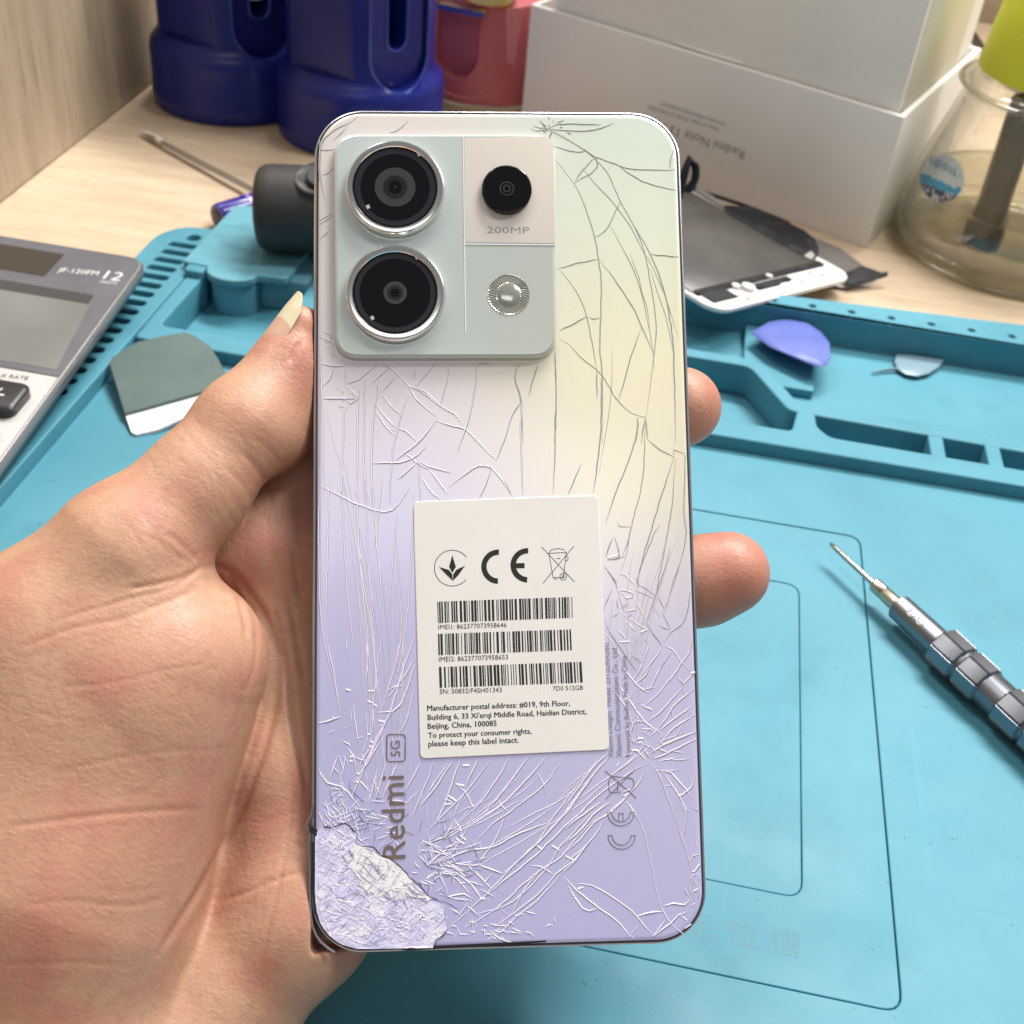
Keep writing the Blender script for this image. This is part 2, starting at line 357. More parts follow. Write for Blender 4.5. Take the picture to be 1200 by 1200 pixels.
def holder(name,label,c,r,hb,ht,ang,mb_,mi,group,zd=-.35):
    rt=root(name,label,'holder',(c[0],c[1],0),group=group)
    m=MB(); fr=lambda x,y,z:(c[0]+x,c[1]+y,z)
    m.lathe([(r-.25,0),(r-.05,.1),(r,.35),(r,.9),(r-.06,1.0),(r-.06,hb-.6),(r-.12,hb-.25),(r-.3,hb),(r-.55,hb+.25),(r-.62,hb+.6),(r-.75,ht-.3),(r-1.0,ht)],96,fr)
    body=part('body',m,mb_,rt)
    bi=body.copy()
    # work in world space for the cut, then bring back
    body.parent=None; 
    v=[x.co for x in body.data.vertices]
    body.matrix_world=rt.matrix_world.copy(); body.data.transform(rt.matrix_world); body.matrix_world=Matrix.Identity(4)
    bpy.data.objects.remove(bi)
    boolean(body,capsule_cut('cut',1.75,hb+.1+zd,ht+2,.75,r-.62,ang,c))
    boolean(body,capsule_cut('cut',.62,hb+2.0+zd,ht+2,3.2,r-.62,ang,c))
    fl=MB(); a2=ang-math.radians(70)
    fl.box((r-.62+.8,0,hb+6.45),(2.6,5,12.0),lambda x,y,z:rotz((x,y,z),a2,c))
    boolean(body,mesh('cut',fl.v,fl.f,mb_))
    body.data.transform(rt.matrix_world.inverted()); body.parent=rt
    m=MB(); fr2=lambda x,z,d:rotz((d,x,z),ang,c)
    w=1.62
    pl=[(-w,ht-.3)]+[(-w*math.cos(q),hb+.22+zd+w-w*math.sin(q)) for q in [math.pi*k/20 for k in range(21)]]+[(w,ht-.3)]
    w2=.62; hl=[(-w2,ht-.35)]+[(-w2*math.cos(q),hb+2.0+zd+w2-w2*math.sin(q)) for q in [math.pi*k/20 for k in range(21)]]+[(w2,ht-.35)]
    vf=plate([ccw(pl),ccw(hl)],r-.62-.74,r-.62-.66,.02)
    m.add([fr2(p[0],p[1],p[2]) for p in vf[0]],vf[1]); part('slot_liner',m,mi,rt)
    for w_,zb_ in ((1.75,hb+.1+zd),(.62,hb+2.0+zd)):
        pts=[(-w_,ht-.4)]+[(-w_*math.cos(q),zb_+w_-w_*math.sin(q)) for q in [math.pi*k/20 for k in range(21)]]+[(w_,ht-.4)]
        d0=r-.64 if w_>1 else r-.66-.62
        m=MB(); m.tube([rotz((math.sqrt(max(d0*d0-x*x,1)) if w_>1 else d0,x,z_),ang,c) for x,z_ in pts],.07,8); part('slot_edge_glint',m,m_edge_glint,rt)  # thin tube added along the edge as its highlight
    return rt
G='dark blue plastic holders at the back of the desk'
h1=holder('tool_holder','dark blue plastic holder standing against the wooden side panel',(-25.4,63.3),4.45,3.5,15,math.radians(-40),m_blue,m_bluein,G)
h2=holder('tool_holder','dark blue plastic holder standing next to the pink one',(-17.6,61.4),4.45,3.5,15,math.radians(-40),m_blue,m_bluein,G)
a=math.radians(-40)
mb=MB(); mb.lathe([(.0,-.2),(.5,-.1),(.62,.6),(.4,1.3),(.0,1.4)],14,lambda x,y,z:rotz((2.6+x,y,6.2+z*1.2),a,(-25.4,63.3)))
solo('paper_scrap',mb,M('white_paper',(.7,.68,.64),.7,bump=(120,.6,.002)),'small crumpled white scrap inside the slot of the left blue holder','paper')
# pink holder
pc=(-12.6,70.2)
pk=root('pink_holder','dusty pink plastic holder with beige foot standing left of the white carton','holder',(*pc,0))
m_pink=M('dusty_pink_plastic',(.47,.115,.13),.4,var=((.53,.135,.15),25,.3,.7)); m_beige=M('beige_plastic',(.52,.42,.27),.5)
fr=lambda x,y,z:(pc[0]+x,pc[1]+y,z)
mb=MB(); mb.lathe([(4.35,.0),(4.42,.15),(4.42,.5),(4.3,.58)],72,fr); part('foot',mb,m_beige,pk)
mb=MB(); mb.lathe([(4.24,.56),(4.3,.75),(4.15,3.0),(3.95,5.3),(3.8,5.85),(3.4,5.98)],72,fr)
bd=part('body',mb,m_pink,pk); bd.parent=None; bd.data.transform(pk.matrix_world)
boolean(bd,capsule_cut('cut',1.3,1.85,12,.42,4.0,math.radians(-104),pc))
bd.data.transform(pk.matrix_world.inverted()); bd.parent=pk
pr_=lambda z_:np.interp(z_,[.75,3,5.3,5.85],[4.3,4.15,3.95,3.8])
mb=MB(); mb.prism(ccw(roundpoly([(-.2,2.95),(.22,2.95),(.62,5.85),(-.42,5.85)],.12)),[(0,3.7),(0,4.16)],lambda x,z,d:rotz((d-(z-2.95)*.09,x,z),math.radians(-60),pc)); part('slot_liner',mb,M('light_pink_plastic',(.62,.22,.24),.35),pk)
mb=MB(); sm_=[]
for k in range(41):
    q=math.pi*k/40; z_=3.6-2.7*math.sin(q); th=math.radians(-96)+.72*math.cos(q+math.pi)*(1+.0*k); sm_.append((pc[0]+(pr_(z_)+.01)*math.cos(th),pc[1]+(pr_(z_)+.01)*math.sin(th),z_))
mb.tube(sm_,.05,6); part('seam',mb,M('pink_seam',(.60,.2,.22),.25),pk)
mb=MB(); mb.prism(ccw(rrect(-1.4,5.4,1.35,5.72,.1)),[(0,3.5),(0,4.3)],lambda x,z,d:rotz((d,x,z),math.radians(-100),pc)); part('metal_clip',mb,M('brushed_steel',(.66,.62,.52),.25,1.),pk)
mb=MB(); mb.lathe([(.75,5.95),(1.35,6.0),(1.6,6.5),(1.45,7.1),(.7,7.2),(.55,6.5)],32,lambda x,y,z:rotz((2.9+x,y,z),math.radians(-80),pc),False,False)
solo('clear_tape_ring',mb,M('yellowish_clear_plastic',(.72,.70,.32),.12,trans=.5),'small yellowish clear ring sitting on top of the pink holder','ring')

# glass bottle
bx,by=16.3,58.6
bt=root('glass_bottle','clear glass bottle of pale liquid with lime cap and brush tube','bottle',(bx,by,0))
fr=lambda x,y,z:(bx+x,by+y,z)
def thin_glass(name,tint,frn,refr=0.,rough=.03):
    m=bpy.data.materials.new(name); m.use_nodes=True; nt=m.node_tree; L=nt.links; nt.nodes.remove(nt.nodes['Principled BSDF']); o=nt.nodes['Material Output']
    t=nt.nodes.new('ShaderNodeBsdfTransparent'); t.inputs[0].default_value=(*tint,1); g_=nt.nodes.new('ShaderNodeBsdfGlossy'); g_.inputs['Roughness'].default_value=rough
    lw=nt.nodes.new('ShaderNodeLayerWeight'); lw.inputs[0].default_value=.5; mx=nt.nodes.new('ShaderNodeMixShader'); pw=nt.nodes.new('ShaderNodeMath'); pw.operation='POWER'; pw.inputs[1].default_value=2.2; L.new(lw.outputs['Facing'],pw.inputs[0]); ml=nt.nodes.new('ShaderNodeMath'); ml.operation='MULTIPLY_ADD'; ml.inputs[1].default_value=.9; ml.inputs[2].default_value=frn*.12; L.new(pw.outputs[0],ml.inputs[0]); L.new(ml.outputs[0],mx.inputs[0])
    if refr:
        q=nt.nodes.new('ShaderNodeBsdfRefraction'); q.inputs['IOR'].default_value=1.25; q.inputs[0].default_value=(*tint,1); m2=nt.nodes.new('ShaderNodeMixShader'); m2.inputs[0].default_value=refr; L.new(t.outputs[0],m2.inputs[1]); L.new(q.outputs[0],m2.inputs[2]); L.new(m2.outputs[0],mx.inputs[1])
    else: L.new(t.outputs[0],mx.inputs[1])
    L.new(g_.outputs[0],mx.inputs[2]); L.new(mx.outputs[0],o.inputs[0]); return m
out=[(0,.02),(4.6,.0),(5.25,.12),(5.42,.3),(5.40,.45),(5.52,.65),(5.50,.85),(5.62,1.1),(5.6,1.35),(5.64,1.6),(5.58,2.0),(5.42,2.8),(5.18,3.8),(4.85,5.0),(4.5,6.2),(4.25,7.1),(4.2,7.4),(4.45,7.7),(4.45,7.95),(4.1,8.2),(3.75,8.4),(3.75,9.6)]
inn=[(3.5,9.6),(3.5,8.35),(3.85,8.05),(4.1,7.9),(4.1,7.75),(3.95,7.45),(4.0,7.05),(4.25,6.1),(4.6,4.9),(4.93,3.7),(5.17,2.7),(5.33,2.0),(5.37,1.3),(5.25,.75),(4.9,.45),(0,.4)]
mb=MB(); mb.lathe([(max(r,.001),z) for r,z in out+inn],72,fr,False,False); part('glass_body',mb,thin_glass('bottle_glass',(.99,.995,.988),.5,.10),bt,ang=60)
mb=MB(); mb.lathe([(.001,.43),(4.85,.48),(5.22,.77),(5.34,1.3),(5.30,2.0),(5.14,2.7),(5.05,3.0),(4.9,2.95),(.001,2.95)],72,fr,False,False); part('liquid',mb,thin_glass('bottle_liquid',(.985,.985,.91),.5,.08),bt,ang=60)
m_rim=thin_glass('glass_rim',(.93,.93,.86),.9,.3,.02)
for nm,r_,z_,t_ in (('liquid_meniscus',5.02,2.98,.07),('base_ring',5.46,.22,.14),('base_ring',5.58,.85,.07),('neck_ring',4.5,7.85,.12)):
    mb=MB(); mb.loft([[fr((r_+t_*math.cos(b_))*math.cos(2*math.pi*k/72),(r_+t_*math.cos(b_))*math.sin(2*math.pi*k/72),z_+t_*math.sin(b_)) for k in range(72)] for b_ in [2*math.pi*i/10 for i in range(11)]],False,False); part(nm,mb,m_rim,bt,ang=180)
m_lime=M('lime_plastic',(.62,.63,.035),.38,sss=.25)
mb=MB(); mb.lathe([(3.8,8.5),(3.95,8.55),(3.93,8.9),(3.55,12.9),(3.4,13.3),(3.0,13.5),(0.001,13.5)],64,fr); part('cap',mb,m_lime,bt)
mb=MB(); q0=P(1205,118,8.2); q1=P(1149,284,.95); q2=q1+(q0-q1)*.2
mb.tube([q0,q2],[.72,.72],20); part('tube',mb,M('grey_brown_plastic',(.17,.145,.115),.4),bt)
mb=MB(); mb.tube([q2,q1],[.92,.92],20); part('brush_sleeve',mb,M('dark_brown_plastic',(.10,.085,.07),.45),bt)
# round sticker on the cone
def cone_pt(px,lift=.03):
    d=ray(*px); best=None
    lo,hi=30.,80.
    prof=[(r,z) for r,z in out[9:15]]
    rr=lambda z:np.interp(z,[p[1] for p in prof],[p[0] for p in prof])+lift
    tt=lo
    while tt<hi:
        q=CAM+d*tt
        if 1.3<q[2]<7.0 and math.hypot(q[0]-bx,q[1]-by)<rr(q[2]): return q
        tt+=.01
    return None
cx,cy=1104,209
def disc_mb(rx,ry,rot,sel,lift):
    m=MB(); N=28; ring=[]; 
    rows=[]
    for j in range(9):
        rows.append([cone_pt((cx+rx*j/8*math.cos(2*math.pi*k/N)*.999,cy+ry*j/8*math.sin(2*math.pi*k/N)),lift) for k in range(N)])
    v=[];f=[]
    for j in range(9):
        for k in range(N): v.append(rows[j][k])
    for j in range(8):
        for k in range(N):
            q=[j*N+k,j*N+(k+1)%N,(j+1)*N+(k+1)%N,(j+1)*N+k]
            if all(v[i] is not None for i in q):
                c=sum((proj(v[i])[1] for i in q))/4
                if sel(sum((proj(v[i])[0] for i in q))/4,c): f.append(q)
    v=[x if x is not None else (bx,by,3) for x in v]
    return m.add(v,f)
band=lambda x,y:(y-cy)-(x-cx)*.42
stk=part('sticker',disc_mb(26,28,0,lambda x,y:band(x,y)<4,.035),M('pale_grey_sticker',(.50,.53,.53),.4),bt)
part('blue_band',disc_mb(26,28,0,lambda x,y:4<=band(x,y)<14,.036),M('sticker_blue',(.07,.30,.45),.4),stk)
part('dark_band',disc_mb(26,28,0,lambda x,y:band(x,y)>=14,.036),M('sticker_dark',(.05,.06,.08),.35,var=((.45,.47,.5),700,.5,.56)),stk)
mb=MB(); p0=cone_pt((1091,194),.06); p1=cone_pt((1120,208),.06)
if p0 is not None and p1 is not None:
    text_on(mb,'NEIEN',p0,p1,D(1100,190,60)-D(1106,204,60),.02); part('sticker_lettering',mb,M('sticker_ink',(.06,.25,.38),.5),stk)

# cable
mb=MB(); mb.tube(smooth_line([P(1118,5,6.3),P(1130,28,4.6),P(1142,46,3.2),P(1153,62,1.8),P(1166,80,.5),P(1185,98,.3),P(1215,112,.3)],1.),.3,10)
solo('cable',mb,M('black_rubber',(.012,.012,.012),.5),'short stretch of black cable on the desk behind the bottle','cable')

# ---------------------------------------------------------------- broken display panel
a0=P(985,321,1.0); a1=P(805,366,2.35); a2=P(815,214,1.2)
ex=nz(a1-a0); nn=nz(np.cross(a2-a0,ex)); nn=nn if nn[2]>0 else -nn; ey=np.cross(nn,ex); ey=ey if (ey@(a2-a0))>0 else -ey
df=lambda x,y,z:tuple(a0+ex*x+ey*y+nn*z)      # x along the white bezel (right->left), y up the panel, z off the face
disp=root('broken_display','removed phone screen with grey metal back and white bezel, between mat and carton','phone screen',tuple(a0))
m_wp=M('white_bezel',(.74,.72,.70),.4); m_gp=M('grey_metal_sheet',(.105,.10,.096),.3,.5,var=((.14,.135,.125),40,.35,.7)); m_bk=M('black_tape',(.014,.014,.018),.6,var=((.04,.04,.046),120,.5,.7),spec=.25)
PWd=9.3; PLd=15.6
mb=MB(); mb.prism(rrect(-.55,-.45,PWd,PLd,.9),[(.05,-.24),(0,-.18),(0,-.05),(.06,0)],df); part('bezel',mb,m_wp,disp)
mb=MB(); mb.prism(rrect(.1,1.05,PWd-.15,PLd-.5,.15),[(0,0),(0,.06),(.03,.08)],df); part('back_sheet',mb,m_gp,disp)
mb=MB(); mb.prism(ccw(rrect(.12,.85,PWd-.2,1.2,.04)),[(0,.0),(0,.1)],df); part('dark_seam',mb,m_bk,disp)
mb=MB()
for x,w,y,hh in ((5.0,1.5,.46,.42),(3.9,1.2,.52,.30)): mb.box((x,y,.05),(w,hh,.12),df,.02)
part('flex_connector',mb,m_bk,disp)
mb=MB(); mb.box((8.15,.5,.05),(1.5,.72,.1),df,.02); part('camera_plate',mb,M('charcoal_sheet',(.035,.035,.04),.4,.3),disp)
mb=MB(); mb.lathe([(.3,0),(.3,.2),(.2,.24),(.001,.24)],20,lambda x,y,z:df(6.25+x,.5+y,z)); mb.lathe([(.2,0),(.2,.16),(.1,.2),(.001,.2)],16,lambda x,y,z:df(6.7+x,.8+y,z)); mb.lathe([(.16,0),(.16,.14),(.001,.16)],14,lambda x,y,z:df(4.2+x,.95+y,z)); part('plastic_boss',mb,M('clear_boss',(.6,.6,.57),.3),disp)
mb=MB()
for x,y,w,hh in ((1.0,.2,.7,.45),(2.75,.1,.8,.4),(6.85,-.15,.5,.42)):
    pts=[(x,y),(x+w,y),(x+w,y+hh),(x,y+hh),(x,y)]
    for p,q in zip(pts[:-1],pts[1:]): stroke(mb,[df(*p,.004),df(*q,.004)],.05,.014,nn,False)
stroke(mb,[df(2.2,-.12,.004),df(5.9,-.15,.004)],.03,.01,nn,False)
part('printed_outline',mb,M('dark_line',(.03,.03,.03),.5),disp)
def dpx(px,h=.1):
    d=ray(*px); o=a0+nn*h; return CAM+d*(((o-CAM)@nn)/(d@nn))
def dpoly(pts,h0,h1):
    m=MB(); lo=[tuple(dpx(p,h0)) for p in pts]; hi=[q+nn*(h1-h0) for q in map(np.array,lo)]; return m.loft([lo,hi])
mb=dpoly([(848,241),(880,243),(905,252),(925,262),(942,270),(955,281),(960,293),(957,301),(948,304),(935,297),(915,287),(900,278),(878,264),(858,254),(850,249)],.075,.1)
part('torn_tape',mb,m_bk,disp)
mb=dpoly([(812,222),(818,218),(850,240),(848,243)],.08,.09); part('silver_strip',mb,M('silver_edge',(.34,.33,.32),.35,.4),disp)
mb=dpoly([(942,300),(950,294),(955,299),(951,304)],.1,.11); part('foil_contact',mb,M('pale_foil',(.4,.38,.35),.4),disp)
mb=MB(); mb.tube(smooth_line([D(795,232,49),D(803,200,48.6),D(808,186,48.5),D(815,195,48.6),D(814,212,49),D(806,222,49.5),D(812,219,50)],.3),.17,8)
part('flex_loop',mb,m_bk,disp); mb=MB()
mb.tube(smooth_line([P(812,222,1.1),P(870,240,1.0),P(925,262,.9)],.8),.09,6)
part('flex_cable',mb,m_bk,disp)
# torn foil beside it
mb=MB(); q=[P(951,278,.5),P(985,292,.4),P(1011,312,.35),P(1004,318,.6),P(985,322,.7),P(972,318,.7),P(958,302,.7)]
mb.loft([[tuple(x) for x in q],[tuple(np.array(x)+(0,0,.05)) for x in q]])
foil=root('torn_foil','torn grey foil strip with black tip under the removed screen','foil',tuple(P(990,310)))
part('grey_strip',mb,M('grey_foil',(.25,.24,.23),.3,.5,bump=(200,.5,.002)),foil)
mb=MB(); q=[P(982,324,.55),P(1010,313,.75),P(1032,321,.6),P(1040,320,.55),P(1040,324,.5),P(1030,327,.45),P(1005,333,.35),P(995,335,.3),P(985,330,.35)]
mb.loft([[tuple(x) for x in q],[tuple(np.array(x)+(0,0,.08)) for x in q]]); part('black_tip',mb,m_bk,foil)
mb=MB(); q=[P(968,332,.25),P(992,325,.36),P(1000,333,.3),P(1028,329,.35),P(1018,334,.2),P(985,337,.15)]
mb.loft([[tuple(x) for x in q],[tuple(np.array(x)+(0,0,.04)) for x in q]]); part('white_paper_edge',mb,M('foil_white',(.6,.58,.55),.4),foil)

# ---------------------------------------------------------------- picks
mb=MB(); pts=[(879,391),(900,379),(925,375),(945,380),(962,391),(972,404),(973,420),(968,430),(955,430),(930,420),(902,408)]
w=[np.array(P(x,y,1.15+(y-390)*.004)) for x,y in pts]; c=sum(w)/len(w)
rings=[[tuple(c+(p-c)*s_+np.array([0,0,z])) for p in w] for s_,z in ((.97,0),(1,.04),(.98,.09),(.72,.16),(.3,.19))]
mb.loft(rings); solo('blue_pick',mb,M('periwinkle_plastic',(.095,.125,.40),.42,var=((.12,.16,.46),60,.3,.7)),'periwinkle blue plastic opening pick lying in the right tray of the mat','pick',ang=50)
mb=MB(); pts=[(1050,417),(1062,417),(1080,419),(1106,423),(1100,431),(1088,439),(1075,442),(1062,440),(1052,434),(1048,425)]
w=[np.array(P(x,y,.4)) for x,y in pts]; c=sum(w)/len(w)
mb.loft([[tuple(c+(p-c)*s_+np.array([0,0,z])) for p in w] for s_,z in ((1,0),(1,.06),(.9,.1))])
gp=root('clear_pick','small smoky clear pick with thin pointed stem in the right tray','pick',tuple(P(1075,430,.26)))
part('blade',mb,M('smoky_clear_plastic',(.19,.29,.35),.3),gp)
mb=MB(); mb.tube([P(1022,437,.36),P(1036,434,.38),P(1052,432,.42)],[.03,.06,.07],8); part('stem',mb,M('smoky_stem',(.07,.16,.20),.4),gp)

# ---------------------------------------------------------------- scraper pad
def sz(y): return 1.95-(y-391)*.0066
pts=[(128,428),(132,420),(160,403),(190,396),(217,391),(228,395),(246,407),(256,422),(271,452),(146,487)]
w=[np.array(P(x,y,sz(y))) for x,y in pts]
sp=root('scraper','dark grey-green scraper pad with white lower edge, beside the thumb','scraper',tuple(P(200,450,1.05)))
mb=MB(); c=sum(w)/len(w)
mb.loft([[tuple(p+np.array([0,0,z])) for p in [c+(q-c)*s_ for q in w]] for s_,z in ((.99,-.08),(1,-.03),(1,.05),(.985,.08))])
part('pad',mb,M('grey_green_rubber',(.062,.105,.098),.45,var=((.085,.135,.122),70,.3,.7)),sp)
w=[np.array(P(x,y,sz(y)-.07)) for x,y in [(145,482),(300,437),(300,475),(240,487),(215,492),(186,505),(160,511),(154,508)]]
mb=MB(); c=sum(w)/len(w); mb.loft([[tuple(p+np.array([0,0,z])) for p in w] for z in (-.06,.06)])
part('white_edge',mb,M('white_plastic',(.68,.67,.68),.4,var=((.6,.59,.6),90,.4,.7)),sp)

# ---------------------------------------------------------------- probe, pen, black handle
mb=MB(); p0=P(172,158,.25); p1=P(330,240,.45)
mb.tube([p0,p0+(p1-p0)*.05,p1],[.11,.13,.14],10)
pr=root('metal_probe','long thin steel probe with pale tip lying on the bare desk','probe',tuple(P(230,190)))
part('rod',mb,M('steel_rod',(.42,.41,.40),.35,.9),pr)
mb=MB(); mb.tube([P(165,154,.22),P(174,158,.25),P(180,160,.28),P(188,166,.27),P(190,168,.26)],[.05,.17,.13,.19,.12],10); part('tip',mb,M('flux_tip',(.62,.57,.48),.5),pr)
mb=MB(); p0=P(255,255,.6); p1=P(330,232,.65); d_=nz(p1-p0)
mb.tube([p0-d_*.02,p0,p0+d_*.12,p0+d_*4.,p0+d_*6.5],[.45,.58,.62,.62,.62],24); 
pn=root('purple_pen','glossy violet pen lying on the desk behind the pale teal block','pen',tuple(P(270,250)))
part('barrel',mb,M('violet_plastic',(.03,.018,.24),.18,coat=.5),pn)
mb=MB(); mb.tube([p0-d_*.05,p0-d_*.015],[.38,.44],24); part('end_plug',mb,M('dark_violet_plug',(.03,.025,.06),.4),pn)
mb=MB(); mb.tube([p0+d_*1.55,p0+d_*1.72],[.645,.645],24); part('cap_ring',mb,M('pale_violet_ring',(.28,.2,.5),.25),pn)
bh=root('black_handle','matte black cylindrical tool handle with round button lying on the teal block','tool handle',tuple(P(340,270,1.5)))
c0=P(301,243,3.7); axis=nz(np.array([.97,.20,.03])); L_=12
rad=1.72; mb=MB(); st=[(-.0,.0),(.01,1.2),(.06,1.42),(.17,1.58),(.36,1.68),(.7,rad),(5,rad),(L_-1,rad),(L_,1.4)]
mb.tube([c0+axis*(t_-.0+.0001*i) for i,(t_,r_) in enumerate(st)],[max(r_,.02) for t_,r_ in st],56)
m_hb=M('matte_black_plastic',(.035,.034,.033),.5,bump=(1500,.1,.0003))
part('grip',mb,m_hb,bh)
up=nz(np.array([0,0,1.])-axis*axis[2]); sd=np.cross(axis,up); upb=nz(up*.93+sd*.36); sdb=np.cross(axis,upb)
bcf=c0+axis*2.55+upb*(rad-.05)
mb=MB(); mb.lathe([(.001,.02),(.55,.02),(.78,.04),(.84,.08),(.9,.02),(.9,-.3)],32,lambda x,y,z:tuple(bcf+axis*x+sdb*y+upb*z),False,False); part('button_rim',mb,m_hb,bh)
mb=MB(); mb.lathe([(.55,-.1),(.55,.16),(.48,.22),(.001,.24)],32,lambda x,y,z:tuple(bcf+axis*(x+.12)+sdb*y+upb*z)); part('button',mb,M('slate_button',(.028,.03,.036),.35),bh)

# ---------------------------------------------------------------- screwdriver
sd0=np.array([6.5,30.22,1.72]); sdx=nz(np.array([11.55,23.9,1.72])-sd0); sdz=np.array([0,0,1.]); sdy=np.cross(sdz,sdx)
sdf=lambda x,y,z:tuple(sd0+sdx*x+sdy*y+sdz*z)
sv=root('screwdriver','steel precision screwdriver with faceted grip rings lying on the teal mat','screwdriver',tuple(sd0+sdx*5-np.array([0,0,.65])))
m_st=M('satin_steel',(.25,.26,.29),.36,1.,var=((.20,.21,.235),40,.3,.7)); m_st2=M('bright_steel',(.46,.455,.44),.25,1.); m_dk=M('dark_steel',(.05,.052,.055),.35,.8)
def turn(prof,n=40,m=None): 
    m=m or MB(); return m.loft([[sdf(x,r*math.cos(2*math.pi*k/n),r*math.sin(2*math.pi*k/n)) for k in range(n)] for x,r in prof])
part('bit',turn([(0,.02),(.05,.055),(.3,.085),(2.15,.10)],16),m_st2,sv)
part('collar',turn([(2.05,.18),(2.1,.22),(2.45,.225),(2.5,.205),(2.55,.225),(3.15,.235)],32),M('champagne_steel',(.50,.47,.38),.28,1.),sv)
part('shaft',turn([(3.1,.34),(3.16,.40),(5.0,.42)],40),m_st,sv)
def ring8(x0,x1,r):
    m=MB(); n=96; out=[]
    def rr(th):
        q=(th/(math.pi/4))%1.0-.5; a=r*math.cos(math.pi/8)/math.cos(q*math.pi/4)
        edge=abs(abs(q)-.5)
        return a*(1-.10*math.exp(-(edge/.035)**2))
    ths=[2*math.pi*k/n for k in range(n)]
    for x,s_ in ((x0,.86),(x0+.07,.99),(x0+.1,1),(x1-.1,1),(x1-.07,.99),(x1,.86)):
        out.append([sdf(x,rr(t_)*s_*math.cos(t_+.25),rr(t_)*s_*math.sin(t_+.25)) for t_ in ths])
    return m.loft(out)
x=4.85
for w_,gap in ((.93,.07),(.85,.62),(.95,.07),(.95,.07),(.95,.62),(.95,.07),(.95,.3)):
    part('grip_ring',ring8(x,x+w_,.64),m_st,sv,ang=25); x+=w_+gap
part('core',turn([(4.95,.5),(5.0,.53),(x,.53),(x+.05,.45)],40),m_st,sv)
part('end_cap',turn([(x+.05,.4),(x+.08,.6),(x+.6,.62),(x+.75,.5)],40),m_dk,sv)
mb=MB(); 
for k_,xx in enumerate((3.75,4.12)):
    for i in range(2):
        rr_=.12 if i==0 else .06
        pts=[]
        for q in range(25):
            a_=2*math.pi*q/24; th=math.radians(118)+rr_*math.sin(a_)/.42; xo=xx+rr_*math.cos(a_)
            pts.append(sdf(xo,.421*math.cos(th),.421*math.sin(th)))
        nr=np.array(sdf(0,math.cos(math.radians(118)),math.sin(math.radians(118))))-sd0
        if i==0: stroke(mb,pts[:-4],.018,.008,nz(nr),False)
part('engraved_mark',mb,M('pale_mark',(.62,.60,.52),.4),sv)

# ---------------------------------------------------------------- calculator
cz=lambda y:2.35+(y-25)*.068
CA=np.array([-19.2,38.25]);
cl=root('calculator','grey and silver desk calculator with large display lying over the left edge of the mat','calculator',(-25,30,FL))
m_cs=M('silver_face',(.62,.61,.60),.35,.35,bump=(600,.05,.0003)); m_cd=M('gunmetal_face',(.135,.135,.155),.32,.3,var=((.165,.165,.185),60,.3,.7)); m_cb=M('dark_grey_body',(.085,.087,.09),.4); m_edge=M('steel_edge',(.33,.33,.34),.3,.7)
cf=lambda x,y,z:(x,y,cz(y)+z)
poly=rrect(-29.4,19,-18.35,38.3,.75,8)
poly=[(x_+ (0 if x_<-25 else -(y_-19)*.045),y_) for x_,y_ in poly]
mb=MB(); 
mb.loft([[(x_,y_,1.62+(cz(y_)-2.35)*.2) for x_,y_ in inset(poly,.9)],[cf(x_,y_,-.75) for x_,y_ in inset(poly,.25)],[cf(x_,y_,-.45) for x_,y_ in inset(poly,.02)],[cf(x_,y_,-.3) for x_,y_ in poly]]); part('body',mb,m_cb,cl)
mb=MB(); mb.loft([[cf(x_,y_,-.3) for x_,y_ in inset(poly,.01)],[cf(x_,y_,-.14) for x_,y_ in inset(poly,.0)],[cf(x_,y_,-.04) for x_,y_ in inset(poly,.08)],[cf(x_,y_,-.03) for x_,y_ in inset(poly,.12)]]); part('rim',mb,m_edge,cl)
def clip(pl,y0,y1): 
    pl=list(pl); o=[]
    for yy,keep in ((y0,1),(y1,-1)):
        o=[]
        for i in range(len(pl)):
            a_,b_=pl[i-1],pl[i]; ia=(a_[1]-yy)*keep>=0; ib=(b_[1]-yy)*keep>=0
            if ia!=ib: t_=(yy-a_[1])/(b_[1]-a_[1]); o.append((a_[0]+(b_[0]-a_[0])*t_,yy))
            if ib: o.append(b_)
        pl=o
    return pl
ip=inset(poly,.16)
top=clip(ip,30.55,39); bot=clip(ip,18,30.5)
mb=MB(); mb.loft([[cf(x_,y_,z) for x_,y_ in top] for z in (-.05,.0)]); part('upper_panel',mb,m_cd,cl)
mb=MB(); mb.loft([[cf(x_,y_,z) for x_,y_ in bot] for z in (-.05,-.005)]); part('key_panel',mb,m_cs,cl)
mb=MB(); mb.prism(rrect(-28.9,36.0,-22.25,37.6,.05),[(0,.0),(0,.012)],cf); part('solar_panel',mb,M('solar_brown',(.045,.038,.03),.15,coat=.5),cl)
lcd=[(-28.9,30.85),(-19.25,30.85),(-20.0,35.35),(-28.9,35.35)]; lcd=roundpoly(lcd,.12)
mb=MB(); mb.add(*(lambda vf:([cf(*p) for p in vf[0]],vf[1]))(plate([lcd],0,.012,.003))); disp_=part('display_window',mb,M('grey_lcd',(.17,.175,.165),.16,coat=.4,var=((.205,.21,.20),30,.35,.65)),cl)
mb=MB(); mb.add(*(lambda vf:([cf(*p) for p in vf[0]],vf[1]))(plate([[(-28.9,34.75),(-19.95,34.75),(-20.02,35.34),(-28.9,35.34)]],.012,.018,.002))); part('top_shadow_band',mb,M('lcd_shadow',(.06,.06,.06),.2),disp_)  # shadow along the top of the display, painted as a dark strip
mb=MB()
def calt(p0,p1,s,hs=None):
    q=[np.array(cf(*P(*p,cz(P(*p,3)[1]))[:2],.01)) for p in (p0,p1)]; text_on(mb,s,q[0],q[1],(0,1,.07),0,hs)
